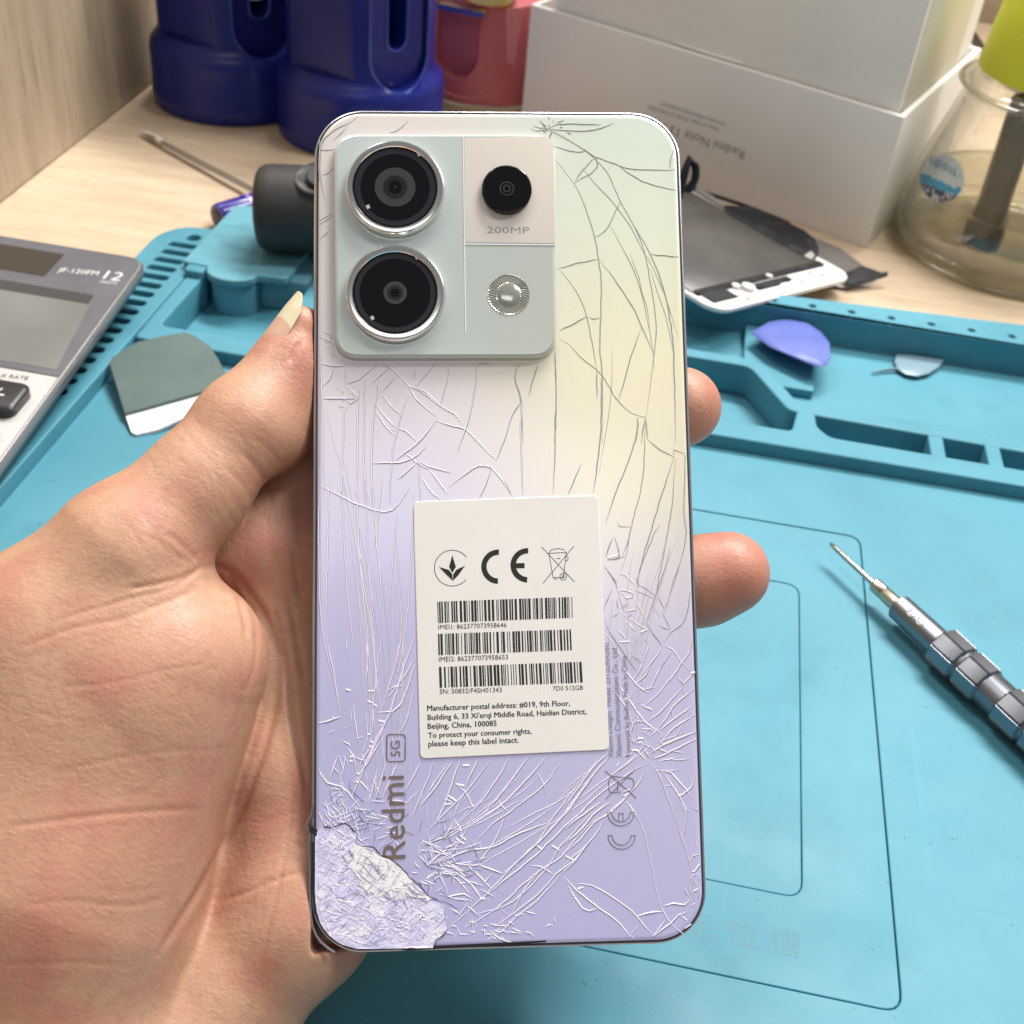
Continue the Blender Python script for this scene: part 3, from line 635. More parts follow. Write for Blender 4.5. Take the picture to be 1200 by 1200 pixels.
calt((67,318),(114,322.5),'JF-120FM',.42); calt((120,326),(140,329),'12',.8); calt((117,331),(136,333),'DIGITS',.22)
part('lettering',mb,M('white_ink',(.75,.75,.75),.5),cl)
mb=MB(); calt((-12,441.5),(32,446.5),'TAX RATE'); part('key_legend',mb,M('dark_ink',(.05,.05,.05),.5),cl)
m_key=M('black_key',(.022,.022,.024),.35); m_kt=M('key_ink',(.8,.8,.8),.5)
keys=[['+/-','\u25B6','AC','C'],['%','\u221A','M+','='],['9','8','7','+'],['6','5','4','-']]
for r_ in range(5):
    for c_ in range(4):
        x1=-19.35-c_*2.25; y1=29.55-r_*2.0
        if y1<20: continue
        kk=MB(); kk.prism(rrect(x1-1.85,y1-1.5,x1,y1,.35),[(0,-.02),(0,.26),(.06,.33),(.16,.36)],cf)
        ko=part('key',kk,m_key,cl)
        if c_<2 and r_<3:
            lab=[['+/-','%'],['MR','M-'],['9','8']][r_][c_]; mb=MB(); wd=.75 if len(lab)>1 else .4
            text_on(mb,lab,cf(x1-.92-wd/2,y1-.98,.37),cf(x1-.92+wd/2,y1-.98,.37),(0,1,.07)); part('key_lettering',mb,m_kt,ko)
# ================================================================== THE PHONE
PMAT=np.stack([PU,-PV,PN],1)
ph=root('smartphone','cracked lavender smartphone held back side up with camera island and white sticker','smartphone',tuple(PC),PMAT)
hw,hh_=PW/2,PHh/2
m_frame=M('lavender_metal',(.50,.50,.56),.25,.85); m_gap=M('dark_gap',(.03,.03,.04),.4)
def gradient_mat(name,ramps,rough,coat,gain=1.,bump=None):
    m=bpy.data.materials.new(name); m.use_nodes=True; nt=m.node_tree; L=nt.links; b=nt.nodes['Principled BSDF']
    tc=nt.nodes.new('ShaderNodeTexCoord'); sp=nt.nodes.new('ShaderNodeSeparateXYZ'); L.new(tc.outputs['Object'],sp.inputs[0])
    ry=nt.nodes.new('ShaderNodeMapRange'); ry.inputs[1].default_value=-hh_*S; ry.inputs[2].default_value=hh_*S; L.new(sp.outputs[1],ry.inputs[0])
    rx=nt.nodes.new('ShaderNodeMapRange'); rx.interpolation_type='SMOOTHSTEP'; rx.inputs[1].default_value=-.022; rx.inputs[2].default_value=.026; L.new(sp.outputs[0],rx.inputs[0])
    cr=[]
    for rp in ramps:
        c=nt.nodes.new('ShaderNodeValToRGB'); el=c.color_ramp.elements
        while len(el)<len(rp): el.new(.5)
        for q,(p,col) in zip(el,rp): q.position=p; k=srgb(*col); q.color=(k[0]*gain,k[1]*gain,k[2]*gain,1)
        L.new(ry.outputs[0],c.inputs[0]); cr.append(c)
    x=nt.nodes.new('ShaderNodeMix'); x.data_type='RGBA'; L.new(rx.outputs[0],x.inputs[0]); L.new(cr[0].outputs[0],x.inputs[6]); L.new(cr[1].outputs[0],x.inputs[7])
    L.new(x.outputs[2],b.inputs['Base Color']); _set(b,'Roughness',rough); _set(b,'Coat Weight',coat); _set(b,'Coat Roughness',.12); _set(b,'Specular IOR Level',.5)
    if bump:
        n=nt.nodes.new('ShaderNodeTexNoise'); n.inputs['Scale'].default_value=bump[0]; L.new(tc.outputs['Object'],n.inputs[0])
        u=nt.nodes.new('ShaderNodeBump'); u.inputs['Strength'].default_value=bump[1]; u.inputs['Distance'].default_value=.0005; L.new(n.outputs[0],u.inputs['Height']); L.new(u.outputs[0],b.inputs['Normal'])
    return m
RAMP=([(0,(196,194,236)),(.35,(195,192,230)),(.5,(199,194,220)),(.62,(206,199,210)),(.76,(214,206,206)),(1,(224,215,210))],
      [(0,(198,195,236)),(.3,(202,198,230)),(.41,(216,210,220)),(.52,(230,223,204)),(.68,(238,232,200)),(.85,(222,228,208)),(1,(208,221,208))])
m_back=gradient_mat('aurora_glass',RAMP,.26,.9,1.0,(45,.05)); m_back.node_tree.nodes['Principled BSDF'].inputs['Metallic'].default_value=.14
m_crk=gradient_mat('fractured_glass',[[(0,(238,235,250)),(.5,(238,233,243)),(1,(232,224,222))],[(0,(238,235,250)),(.5,(232,226,222)),(1,(196,202,192))]],.2,.4,1.)
fo=rrect(-hw,-hh_,hw,hh_,.98,14)
def frame_bend(q):                       # dented lower left corner
    x,y,z=q; k=math.exp(-((y+5.9)/1.1)**2)*max(0,(-x-3.2)/.5); return (x-.05*min(1,k),y,z)
mb=MB(); mb.loft([[frame_bend((x,y,z)) for x,y in inset(fo,i)] for i,z in ((.16,-.80),(.04,-.74),(0,-.62),(0,-.14),(.025,-.05),(.05,-.035),(.072,-.035))]); part('frame',mb,m_frame,ph,True)
mb=MB(); mb.loft([[(x,y,z) for x,y in inset(fo,i)] for i,z in ((.25,-.84),(.12,-.83),(.13,-.79))]); part('front_screen',mb,M('black_screen_glass',(.01,.01,.012),.08,coat=.5),ph,True)
mb=MB(); mb.loft([[(x,y,z) for x,y in inset(fo,i)] for i,z in ((.06,-.06),(.06,-.028),(.2,-.028))]); part('frame_gap',mb,m_gap,ph,True)
mb=MB(); mb.loft([[(x,y,z) for x,y in inset(fo,i)] for i,z in ((.10,-.04),(.10,-.02),(.13,-.004),(.18,0.))]); glass=part('back_glass',mb,m_back,ph,True)
# --- cracks (traced on the back: crop origin, pixels per unit, then polylines)
CR={
'A':(600,120,1/3,1/3,'d',"""75,85 100,90 125,90|63,92 90,102 125,95|115,80 118,92 125,96|125,92 160,78 185,75 240,76 310,80|310,80 311,73|125,95 200,100 240,102 290,97 315,92 360,73
120,97 150,110 205,135 255,168 290,190 360,215 430,236 575,238|130,95 180,120 250,165 300,205 340,255 380,345 425,425 465,520 495,680 508,790 500,885 480,1040 470,1110|380,345 440,450 490,540 540,680 565,830 572,1000 575,1200
360,212 335,242|365,215 420,255 480,285 580,310|555,235 560,190 578,160|150,155 205,170 250,175 262,165|260,170 295,195 302,225 280,250 245,268 220,285|290,195 245,245 220,285
150,200 215,280 255,360 290,470 305,555 315,640 312,760 310,880 318,960 318,1200|290,475 330,450 382,345|165,585 230,565 305,553|310,558 360,620 430,730 470,820 500,882|165,585 215,645 250,710 270,780 290,890 298,940|165,805 265,752|268,755 285,762 312,758
165,830 200,850 240,895 300,940 325,970 350,1010 375,1052 420,1090 470,1110|298,940 298,1040|455,795 420,890 375,1050|488,535 588,545|440,1110 445,1130 435,1200|470,1110 460,1160 455,1200|150,880 155,1000 150,1200|22,920 8,965 32,1050 38,1200|32,1050 0,1100|92,920 70,990 58,1035"""),
'B':(590,400,1/3,1/3,'d',"""508,345 550,380 598,405|598,405 600,380 640,395|500,270 508,345|475,265 465,340 440,420 400,520 360,640|500,275 490,480 450,650 430,760 410,810|600,405 560,530 520,660 490,760 470,850|605,410 600,480 590,600 560,760 535,890 500,1000|640,400 635,600 640,700 600,850 560,960
180,0 185,250 175,540|345,130 340,350 315,540|275,430 225,545|0,485 32,550|400,635 410,650 450,652|390,690 405,730 408,760 365,768|365,768 400,765 430,755|385,690 360,760|355,790 400,850"""),
'C':(690,600,1/6,1/6,'m',"""110,385 150,440 190,510 200,545|100,690 130,620 165,545|210,430 260,445 305,490 330,520|200,550 250,550 310,570 300,600 260,590 205,555|200,550 230,640 250,710|320,555 390,575 455,610|335,500 400,540 465,585|310,590 350,660 400,770|255,700 340,680|235,725 300,760 390,820 415,825 350,865|240,750 300,810 345,860
480,585 510,640 530,680|450,670 500,740|400,780 460,860 515,945|515,715 550,770 572,830|490,795 572,832|525,935 590,965 650,1050 710,1115|105,750 160,870 220,950 280,1040 350,1140|110,850 155,900 210,1000 255,1080|200,820 260,890 320,950|345,865 320,950|380,880 420,940|220,915 280,915|300,1010 375,1060|290,1050 330,1110
570,250 550,350 520,450 480,560 450,640 410,760|500,80 440,200 380,350 340,490|660,250 640,350 590,470 540,680 520,730|720,560 690,700 650,800 570,850 530,920|735,900 700,1000 650,1070 560,1200|420,930 380,1060 300,1200|520,940 440,1060 340,1180|580,990 480,1130|730,1130 700,1160|240,310 270,230 300,100"""),
'D':(660,780,.15,.15,'l',"""470,20 520,80 570,145 665,215|570,140 640,70 680,0|665,215 700,130 770,0|640,310 740,220 830,110 910,0|890,60 905,100 935,140 1000,80 1030,60|925,140 945,240|660,440 750,370 850,260 940,160|720,500 800,420 850,330 940,240 1030,180|755,510 830,440 900,390 1000,315|740,630 800,560 870,480 1030,385|670,690 740,640 880,580 1045,520|700,730 800,690 900,640 1050,575
460,180 540,310 640,440 720,500 790,550|545,300 620,280|600,300 690,350|520,470 570,430 640,440|370,160 430,240 500,340 540,470 520,520 550,590 600,560|610,520 680,550|530,660 580,670 660,750|580,690 490,770 400,840|660,760 580,800 470,870 340,960 200,1080 90,1200|640,820 560,950 420,1090 300,1200|350,690 250,770 120,950 0,1110|360,710 230,860 120,1000 0,1165
690,760 760,870 800,990 850,1110 880,1200|770,820 850,930 910,1030 960,1130 965,1200|770,820 840,830 900,900 970,980 1000,1040|910,1020 1000,950 1020,850|790,940 840,935|1000,1110 1060,1125|480,1050 530,1110 580,1200|440,1000 490,1030 400,1120 340,1200|600,560 620,640 580,690|600,600 680,640 700,730|500,160 540,220|430,120 480,240 520,320"""),
'E':(660,940,.15,.15,'l',"""0,105 100,0|0,215 110,130 290,0|0,330 150,200 230,100 360,0|0,400 130,290 240,160 350,90 460,0|0,500 60,440 200,320 340,120|0,545 100,450 210,300|15,415 75,455|510,0 570,100 640,270 690,480 730,680 770,830 830,930 940,1030|830,0 880,120 940,320 990,470 1000,540 1010,640 1020,810|900,0 950,70 960,130 930,280|980,470 1020,420 1080,405|1000,540 1020,545 1060,495 1080,490|1000,45 1055,65|1050,590 1060,760
0,580 110,690 280,830 400,910 520,1040 550,1065|100,640 220,650 350,720 470,800 580,890 640,970 710,1050|40,650 90,750 150,830 200,850 270,830|575,890 640,870 770,855|780,810 860,790 950,800 990,760|530,1020 600,950|700,1050 760,970 800,910|700,1050 830,950 900,880 960,860|920,880 960,920 975,950|990,760 990,820|985,540 1000,700|1040,560 1075,600"""),
'F':(500,870,.2083,.2083,'l',"""960,100 840,250 700,440 620,570 500,680 360,830 230,950 130,1040|960,150 800,370 640,550 430,740|960,310 800,450 650,600 520,710 420,790 300,890|960,360 830,500 740,600 680,700 560,830 440,920 270,970|960,420 840,540 760,640 640,720 540,800 400,930 220,1040|960,500 830,660 730,740 620,860 380,1040|750,745 640,870 500,990 400,1080 350,1060|630,730 560,810 480,960|580,690 640,700 720,745|490,680 530,710
680,430 715,475|0,690 130,650 220,610 380,585 500,520 680,450|660,390 690,450|780,70 720,160 660,240 600,290 470,390 370,460 250,590|680,70 580,190 420,350 320,410 220,470|575,75 470,220 390,320 320,400|470,80 400,200 330,300 270,380|625,170 660,240 665,300|400,320 420,355 465,395|365,85 290,190 220,280 150,350 60,440 0,500|290,85 220,240|160,235 215,275 270,385|270,385 230,470 150,610 50,670|120,110 50,220 0,290|190,90 150,200 100,350 50,460
150,430 200,495|150,420 190,320 215,290|150,450 100,530 0,570|440,410 390,540 290,680|430,400 420,360|0,690 60,640 150,560|290,685 360,715 430,740|350,600 345,660|220,680 290,750 330,780 370,740|130,670 220,690 300,690|50,720 100,800 120,880|80,700 170,770 220,830 250,860|110,870 210,855 260,880|170,740 250,800 310,880|270,730 370,830|410,830 440,850|210,870 225,910 170,990|350,880 360,930|290,960 320,1000|415,940 470,975|360,1060 420,1110 480,1140
0,600 60,620 130,640|20,570 100,620 160,640|0,560 90,600|60,690 150,700 220,760|40,650 20,560 0,500|100,660 190,720 250,740|30,780 90,740 170,745|0,770 50,740"""),
'G':(360,380,.25,.25,'w',"""60,80 68,300 70,420 75,600 75,840|60,180 110,195 180,195|120,200 100,260 68,290|70,348 170,348 240,345|175,200 180,280 210,330|180,280 240,260 310,200 330,180|205,370 175,400 170,550 155,840|240,280 235,500 230,840|270,260 265,450 268,840|330,260 320,370 305,500 300,840|300,280 330,250 380,200|345,185 400,215 440,250 480,295 510,350 600,430|370,190 420,230 480,290 530,310 620,385|490,290 560,320 620,380 690,420 740,485
415,240 345,320|345,320 390,380 440,425|318,370 370,440 420,490|315,400 360,470 410,520|385,490 410,500|340,480 305,525|420,485 460,500 510,545|605,445 560,510 510,560 460,600 405,640|600,450 680,475 740,490 800,550 880,630|300,650 400,650 490,630 560,565|460,605 510,645 570,680|510,640 600,675 675,695|570,680 620,740 655,795|510,650 420,730|535,715 570,770 620,820|600,180 510,290|655,190 655,250 620,380|790,190 790,260 765,400 740,490 700,600|790,185 850,180|500,200 500,260|470,330 440,420 425,490 400,600 385,840|995,185 975,245 1005,350 1000,500 1010,800|1000,365 960,420 930,520 880,640
665,760 740,700 800,665 860,670 900,710 965,810|860,670 840,740 800,820|520,640 530,840|180,280 215,320 240,345 205,370 170,350|190,300 225,290|60,60 100,75 130,95|70,30 110,50 100,90"""),
'H':(350,740,.1833,.1833,'w',"""180,30 200,150 230,300 250,450 270,560|105,585 180,575 265,545|300,30 310,160|440,40 430,340|530,30 500,250 480,420 470,600|660,0 620,200 550,430 530,500|740,30 650,300 580,520 500,700 400,900|740,170 680,280 560,430|740,210 680,400 640,480 600,510 500,515|565,380 610,355 680,340|735,380 690,560 650,640|350,470 370,640 390,730|330,500 340,600|420,500 440,650 400,820|480,500 460,700|460,740 400,830 380,910|540,600 480,720 420,860 370,960
380,940 460,1025|310,740 350,800 370,900|110,880 180,965 270,990 350,1070 390,1120|250,790 200,940|300,780 270,970|420,880 340,1050|560,840 480,1100|630,840 540,1060|780,840 690,1010|860,820 830,930 720,1190|980,830 870,1000 780,1110|520,700 440,840 400,900 380,920|500,880 450,1100|285,620 335,605|280,700 320,720 330,740|410,490 440,475|510,610 545,590"""),
'J':(360,470,1,1,'w',"""8,80 10,170 18,270 35,340|40,80 45,200 56,300|58,80 62,190 72,280|68,80 72,200 80,270|75,80 82,170 90,250|15,100 90,130 120,100|25,90 22,250|105,130 95,250|125,110 118,240 105,330|88,90 78,170|130,170 128,260"""),
'T':(360,120,.1,.1,'d',"""600,165 480,250 330,320 210,420 160,500 150,700 160,900 210,1180|480,280 390,370 300,450|160,560 230,560 320,555|180,850 240,830 310,770|1190,200 1120,280 1040,340 960,355|110,440 150,520|150,1380 300,1300|150,1430 310,1330|150,1600 270,1500""")}
NPH=(0,0,1)
stats=0
mbs={'d':MB(),'m':MB(),'l':MB()}
for key,(ox,oy,sx,sy,kind,txt) in CR.items():
    for ln in txt.replace('\n','|').split('|'):
        pts=[tuple(map(float,q.split(','))) for q in ln.split()]
        if len(pts)<2: continue
        px=[(ox+a_*sx,oy+b_*sy) for a_,b_ in pts]
        lp=[PL(x_,y_,0) for x_,y_ in px]
        lim=[(max(-hw+.13,min(hw-.13,q[0])),max(-hh_+.13,min(hh_-.13,q[1])),0) for q in lp]
        sm=smooth_line(lim,.12)
        jit=[(q[0]+rng.normal(0,.005),q[1]+rng.normal(0,.005),0) for q in sm]
        if kind=='d': w_,h_,t_=.0115+rng.random()*.006,.007,'d'
        elif kind=='m': w_,h_,t_=.010+rng.random()*.005,.007,('m' if rng.random()<.6 else 'l')
        elif kind=='w': w_,h_,t_=.014+rng.random()*.006,.010,'l'
        else: w_,h_,t_=.012+rng.random()*.009,.0085,'l'
        stroke(mbs[t_],jit,w_,h_,NPH)
        if t_!='l': stroke(mbs['l'],[(q[0]-w_*.9,q[1]+w_*.8,0) for q in jit],w_*.55,.004,NPH)  # pale line paints the lit edge beside a dark crack
        if t_=='l':                      # shaded side of the same fracture, painted as a violet line
            stroke(mbs['m'],[(q[0]+w_*.75,q[1]-w_*1.1,0) for q in jit],w_*.8,.004,NPH)
# long hairline fans running out from the impact points
def fan(c,targets,n,w0,t_,bow):
    for _ in range(n):
        k_=rng.random(); i_=rng.integers(len(targets)-1); t0,t1=np.array(targets[i_],float),np.array(targets[i_+1],float); e_=t0+(t1-t0)*k_; s_=np.array(c,float)+rng.normal(size=2)*9
        f0,f1=sorted(rng.random(2)*.9+.05)
        if f1-f0<.25: f1=min(1,f0+.35)
        d_=e_-s_; nr=np.array([-d_[1],d_[0]])*bow
        pts=[s_+d_*q+nr*math.sin(q*math.pi)+rng.normal(size=2)*.7 for q in np.linspace(f0,f1,7)]
        lp=[PL(*q) for q in pts]
        if any(abs(q[0])>hw-.14 or abs(q[1])>hh_-.14 for q in lp): continue
        sm=[(q[0],q[1],0) for q in smooth_line(lp,.15)]
        stroke(mbs[t_],sm,w0*(.8+.5*rng.random()),.007,NPH)
        if t_=='l': stroke(mbs['m'],[(q[0]+w0*.8,q[1]-w0,0) for q in sm],w0*.6,.003,NPH)  # violet line paints the shaded side of the hairline
fan((455,985),[(378,470),(400,520),(440,560),(478,600)],26,.0085,'l',.03)
fan((480,1000),[(500,892),(560,890),(640,888),(705,885)],12,.0085,'l',.05)
fan((500,1040),[(700,890),(760,880),(815,830)],7,.0085,'l',.03)
fan((758,885),[(822,790),(826,850),(826,900)],9,.0095,'l',.04)
fan((740,880),[(725,640),(770,560),(815,600)],12,.008,'l',-.04)
fan((642,150),[(700,560),(760,520),(800,400)],6,.0065,'d',-.10)
# bright chips
for ox,oy,s_,txt in ((350,740,.1833,"300,370 330,380|445,380 485,382|440,445 470,455|480,465 500,480|510,570 550,580|330,800 350,800|325,830 345,830|455,700 475,712|450,735 470,742|440,655 455,660|370,905 385,915|360,960 385,965"),(500,870,.2083,"120,300 165,330|205,130 240,130|165,235 210,245|165,540 210,572|185,522 220,550|100,350 140,345|620,580 650,605|705,582 745,606|780,640 825,662|180,490 200,495|0,765 40,740|300,880 330,880|850,825 880,815"),(660,780,.15,"585,570 625,570|585,605 615,600|900,1020 940,1005|450,990 520,970|660,330 690,345|530,660 590,665|1000,65 1030,50|480,1020 510,1000"),(690,600,1/6,"135,325 210,300|220,915 280,910|250,600 290,605|365,845 415,825")):
    for ln in txt.split('|'):
        a_,b_=[tuple(map(float,q.split(','))) for q in ln.split()]
        stroke(mbs['l'],[PL(ox+a_[0]*s_,oy+a_[1]*s_,0),PL(ox+b_[0]*s_,oy+b_[1]*s_,0)],.021,.010,NPH,False)
# fine crazing round the crushed corner
def rnd_seg(cx,cy,sx,sy,n,lmin,lmax,focus,t_,w_):
    for _ in range(n):
        x,y=cx+rng.normal()*sx,cy+rng.normal()*sy
        a_=math.atan2(y-focus[1],x-focus[0])+rng.normal()*.35+(math.pi/2 if rng.random()<.35 else 0); l=lmin+rng.random()*(lmax-lmin)
        pts=[(x,y),(x+l*.5*math.cos(a_)+rng.normal()*.7,y+l*.5*math.sin(a_)+rng.normal()*.7),(x+l*math.cos(a_),y+l*math.sin(a_))]
        lp=[PL(*q) for q in pts]
        if any(abs(q[0])>hw-.14 or abs(q[1])>hh_-.14 for q in lp): continue
        stroke(mbs[t_],[(q[0],q[1],0) for q in lp],w_,.012,NPH)
rnd_seg(430,965,34,18,70,8,26,(430,1050),'l',.010); rnd_seg(430,965,34,18,40,6,20,(430,1050),'m',.007)
rnd_seg(515,1010,22,30,70,8,26,(470,1020),'l',.010); rnd_seg(515,1010,22,30,40,6,22,(470,1020),'m',.007)
rnd_seg(560,1088,40,10,50,5,16,(470,1050),'l',.011); rnd_seg(425,900,22,32,26,6,20,(430,1050),'l',.008)
rnd_seg(390,965,12,24,40,6,22,(430,1050),'l',.011); rnd_seg(395,400,8,10,10,4,10,(400,400),'l',.008); rnd_seg(405,465,8,8,12,3,8,(405,465),'l',.008)
rnd_seg(645,150,8,6,16,3,10,(645,150),'d',.008)
rnd_seg(745,790,14,30,9,6,16,(715,700),'l',.007); rnd_seg(752,870,12,12,16,4,14,(750,870),'l',.012); rnd_seg(812,1045,5,20,12,4,12,(820,1080),'l',.011); rnd_seg(725,705,14,18,5,5,14,(720,690),'m',.007)
part('dark_crack',mbs['d'],M('crack_shadow_glass',(.27,.29,.28),.2),ph,True,20)  # dark colour stands for the shaded walls of the upper cracks
part('violet_crack_and_shade',mbs['m'],M('violet_fracture_and_shade',(.26,.235,.36),.3),ph,True,20)  # violet cracks plus the painted shade beside the white ones
part('white_crack_and_glint',mbs['l'],m_crk,ph,True,20)  # white glass powder, with lit crack edges painted in
# --- crushed corner: hundreds of small tilted chips
def chips(poly_px,n,hmax,tilt,seed,base=0.,elong=.4,dirn=.8,gap=.95):
    r2=np.random.default_rng(seed); poly=[]
    for q in poly_px:
        u_=PL(*q)[:2]; u_=np.clip(u_,[-hw+.085,-hh_+.085],[hw-.085,hh_-.085]); c_=np.array([-hw+.98,-hh_+.98])
        if u_[0]<c_[0] and u_[1]<c_[1]:
            d_=u_-c_; l_=np.linalg.norm(d_)
            if l_>.89: u_=c_+d_*.89/l_
        poly.append(u_)
    N=len(poly)
    xs=[q[0] for q in poly]; ys=[q[1] for q in poly]
    def inside(p):
        c=False
        for i in range(N):
            a_,b_=poly[i-1],poly[i]
            if (a_[1]>p[1])!=(b_[1]>p[1]) and p[0]<(b_[0]-a_[0])*(p[1]-a_[1])/(b_[1]-a_[1])+a_[0]: c=not c
        return c
    pts=[Vector(q) for q in poly]
    while len(pts)<n+N:
        p=(r2.uniform(min(xs),max(xs)),r2.uniform(min(ys),max(ys)))
        if inside(p): pts.append(Vector(p))
    ed=[(i,(i+1)%N) for i in range(N)]
    ca,sa=math.cos(dirn),math.sin(dirn); w2=lambda q:Vector(((q[0]*ca+q[1]*sa)*elong,-q[0]*sa+q[1]*ca)); iw=lambda q:(q[0]/elong*ca-q[1]*sa,q[0]/elong*sa+q[1]*ca)
    vs,_,fs,*_r=delaunay_2d_cdt([w2(q) for q in pts],ed,[],1,1e-5); vs=[iw(q) for q in vs]
    m=MB()
    for f_ in fs:
        q=[np.array(vs[i]) for i in f_]; c=sum(q)/len(q); sl=r2.normal(0,tilt,2); z0=base+hmax*(.4+.6*r2.random())
        top=[c+(p-c)*gap for p in q]
        tz=[max(base+.003,z0+float((p-c)@sl)) for p in top]
        lo=[(p[0],p[1],base-.004) for p in q]; hi=[(p[0],p[1],z_) for p,z_ in zip(top,tz)]
        m.loft([lo,hi],False,True)
    return m
z=lambda x,y:(350+x/6,930+y/6)
cor=[z(*q) for q in ((100,262),(190,240),(300,214),(350,220),(400,290),(415,345),(490,372),(530,385),(590,440),(690,495),(800,610),(930,740),(1030,800),(1040,960),(960,1040),(945,1095),(720,1140),(560,1150),(400,1150),(300,1140),(220,1105),(160,1050),(120,990),(95,930),(85,800),(85,700),(88,550),(92,400))]
m_ch=M('crushed_glass',(.66,.635,.88),.16,var=((.84,.82,.93),300,.48,.66),bump=(800,.18,.0004),coat=.6)
part('crushed_corner',chips(cor,330,.008,.055,3,0.,.35,.75,.995),m_ch,ph,True,5)
wh0=[z(*q) for q in ((400,350),(480,382),(560,440),(640,462),(720,525),(800,620),(925,740),(860,728),(780,715),(700,740),(620,705),(540,722),(480,680),(430,640),(400,560),(360,520),(390,450),(370,390))]
wh=[]
for i_ in range(len(wh0)):
    a_,b_=np.array(wh0[i_]),np.array(wh0[(i_+1)%len(wh0)])
    for k_ in (0,.33,.66): wh.append(tuple(a_+(b_-a_)*k_+(rng.normal(size=2)*(1.6 if 5<i_<17 else .5))))
part('bare_white_patch',chips(wh,34,.005,.03,5,.011,.5,.6,.97),M('white_backing',(.90,.89,.90),.3,var=((.78,.76,.86),260,.5,.64)),ph,True,5)
mc={'l':MB(),'m':MB()}
for l in "560,500 600,460|580,590 620,540 665,490|650,640 690,580 735,520|700,660 800,625 870,660|760,640 800,680 820,720|820,740 850,690 900,700|530,480 560,520 570,560|420,430 470,440 520,490 560,560 600,600 690,640|400,480 450,500 500,560 540,600|380,520 430,560 470,600 530,640|470,600 500,540 530,480|430,560 460,500 490,430|400,520 430,450 450,400|450,640 480,600|500,670 540,620 580,590|540,720 600,660 640,640|420,650 440,600|360,440 400,400|330,500 380,460|300,560 350,520|280,620 340,580|520,700 560,650|460,700 520,640|610,460 640,500|350,380 380,440 400,480|300,420 340,480|680,730 700,700 690,670".split('|'):
    q=[PL(*z(*map(float,c.split(',')))) for c in l.split()]
    stroke(mc['m'],[(p_[0],p_[1],.014) for p_ in smooth_line(q,.06)],.008,.008,NPH)
def in_poly(x,y,pl):
    c=False
    for i in range(len(pl)):
        a_,b_=pl[i-1],pl[i]
        if (a_[1]>y)!=(b_[1]>y) and x<(b_[0]-a_[0])*(y-a_[1])/(b_[1]-a_[1])+a_[0]: c=not c
    return c
cnt=0
while cnt<520:
    x,y=rng.uniform(365,525),rng.uniform(962,1120)
    if not in_poly(x,y,cor): continue
    a_=rng.choice([-.85,-.95,.62,.5,.1,1.4],p=[.3,.15,.25,.15,.1,.05])+rng.normal()*.16; l=5+rng.random()**2*26
    e_=(x+l*math.cos(a_),y+l*math.sin(a_)); mid=((x+e_[0])/2+rng.normal()*.8,(y+e_[1])/2+rng.normal()*.8)
    if not in_poly(*e_,cor): continue
    w_in=in_poly(x,y,wh)
    if w_in and rng.random()<.5: continue
    t_='m' if (w_in or rng.random()<.22) else 'l'
    q=[PL(*p_) for p_ in ((x,y),mid,e_)]
    if any(abs(p_[0])>hw-.12 or abs(p_[1])>hh_-.12 or (p_[0]<-hw+.98 and p_[1]<-hh_+.98 and math.hypot(p_[0]+hw-.98,p_[1]+hh_-.98)>.85) for p_ in q): cnt+=1; continue
    stroke(mc[t_],[(p_[0],p_[1],.014 if w_in else .006) for p_ in q],(.006 if t_=='m' else .009)+rng.random()*.005,.008,NPH); cnt+=1
for _ in range(70):
    x,y=rng.uniform(372,470),rng.uniform(975,1090)
    if not in_poly(x,y,cor) or in_poly(x,y,wh): continue
    s_=1.5+rng.random()*3.5; a0_=rng.random()*6; q=[PL(x+s_*(.6+.6*rng.random())*math.cos(a0_+g_),y+.6*s_*(.6+.6*rng.random())*math.sin(a0_+g_)) for g_ in (0,1.5,3.1,4.6)]
    if not any(abs(p_[0])>hw-.12 or (p_[0]<-hw+.98 and p_[1]<-hh_+.98 and math.hypot(p_[0]+hw-.98,p_[1]+hh_-.98)>.85) for p_ in q): mc['l'].loft([[(p_[0],p_[1],z_) for p_ in q] for z_ in (.0,.012)])
part('white_splinter',mc['l'],m_crk,ph,True,20); part('violet_splinter',mc['m'],M('violet_split',(.36,.34,.50),.3),ph,True,20)
mb=MB()
for ln in ("100,245 135,255|170,235 205,238 240,242|185,225 230,245|240,240 275,222 300,212 350,215 375,240 378,262|410,290 405,345 440,365 480,375 530,380 590,435 640,455 690,490 760,560 800,610 850,640 900,700 940,740 970,745|1045,960 1020,1000 975,1020 960,1040 955,1110|350,215 395,275",):
    for l in ln.split('|'):
        q=[PL(*z(*map(float,c.split(',')))) for c in l.split()]
        q=[(p[0],p[1],.012) for p in smooth_line(q,.05)]; q=[(p[0]+rng.normal(0,.008),p[1]+rng.normal(0,.008),p[2]) for p in q]
        stroke(mb,q,.0085,.008,NPH)
# gaps where glass has broken away
def flat(px,h0,h1):
    lp=[PL(*q) for q in px]; return [[(q[0],q[1],h0) for q in lp],[(q[0],q[1],h1) for q in lp]]
mb.loft(flat([(470,1113.5),(505,1109),(560,1106),(640,1102),(640,1104),(590,1107.5),(520,1111.5),(480,1114)],-.02,.006)); mb.loft(flat([(362,966),(372,973),(371,980),(363,975)],-.02,.01)); mb.loft(flat([(365,985),(369,990),(368,1040),(372,1075),(368,1070),(365,1030)],-.02,.006))
part('broken_gap',mb,M('black_gap',(.012,.012,.015),.5),ph,True,20)
mb=MB(); q=[PL(x_,y_,-.02) for x_,y_ in ((367,942),(365,955),(358,967),(363,976),(361.5,990),(363,1020),(363,1050),(366,1085),(376,1104),(392,1116))]
mb.tube(smooth_line(q,.15),.024,8); part('bent_edge',mb,M('bent_metal',(.34,.33,.38),.3,.8),ph,True)
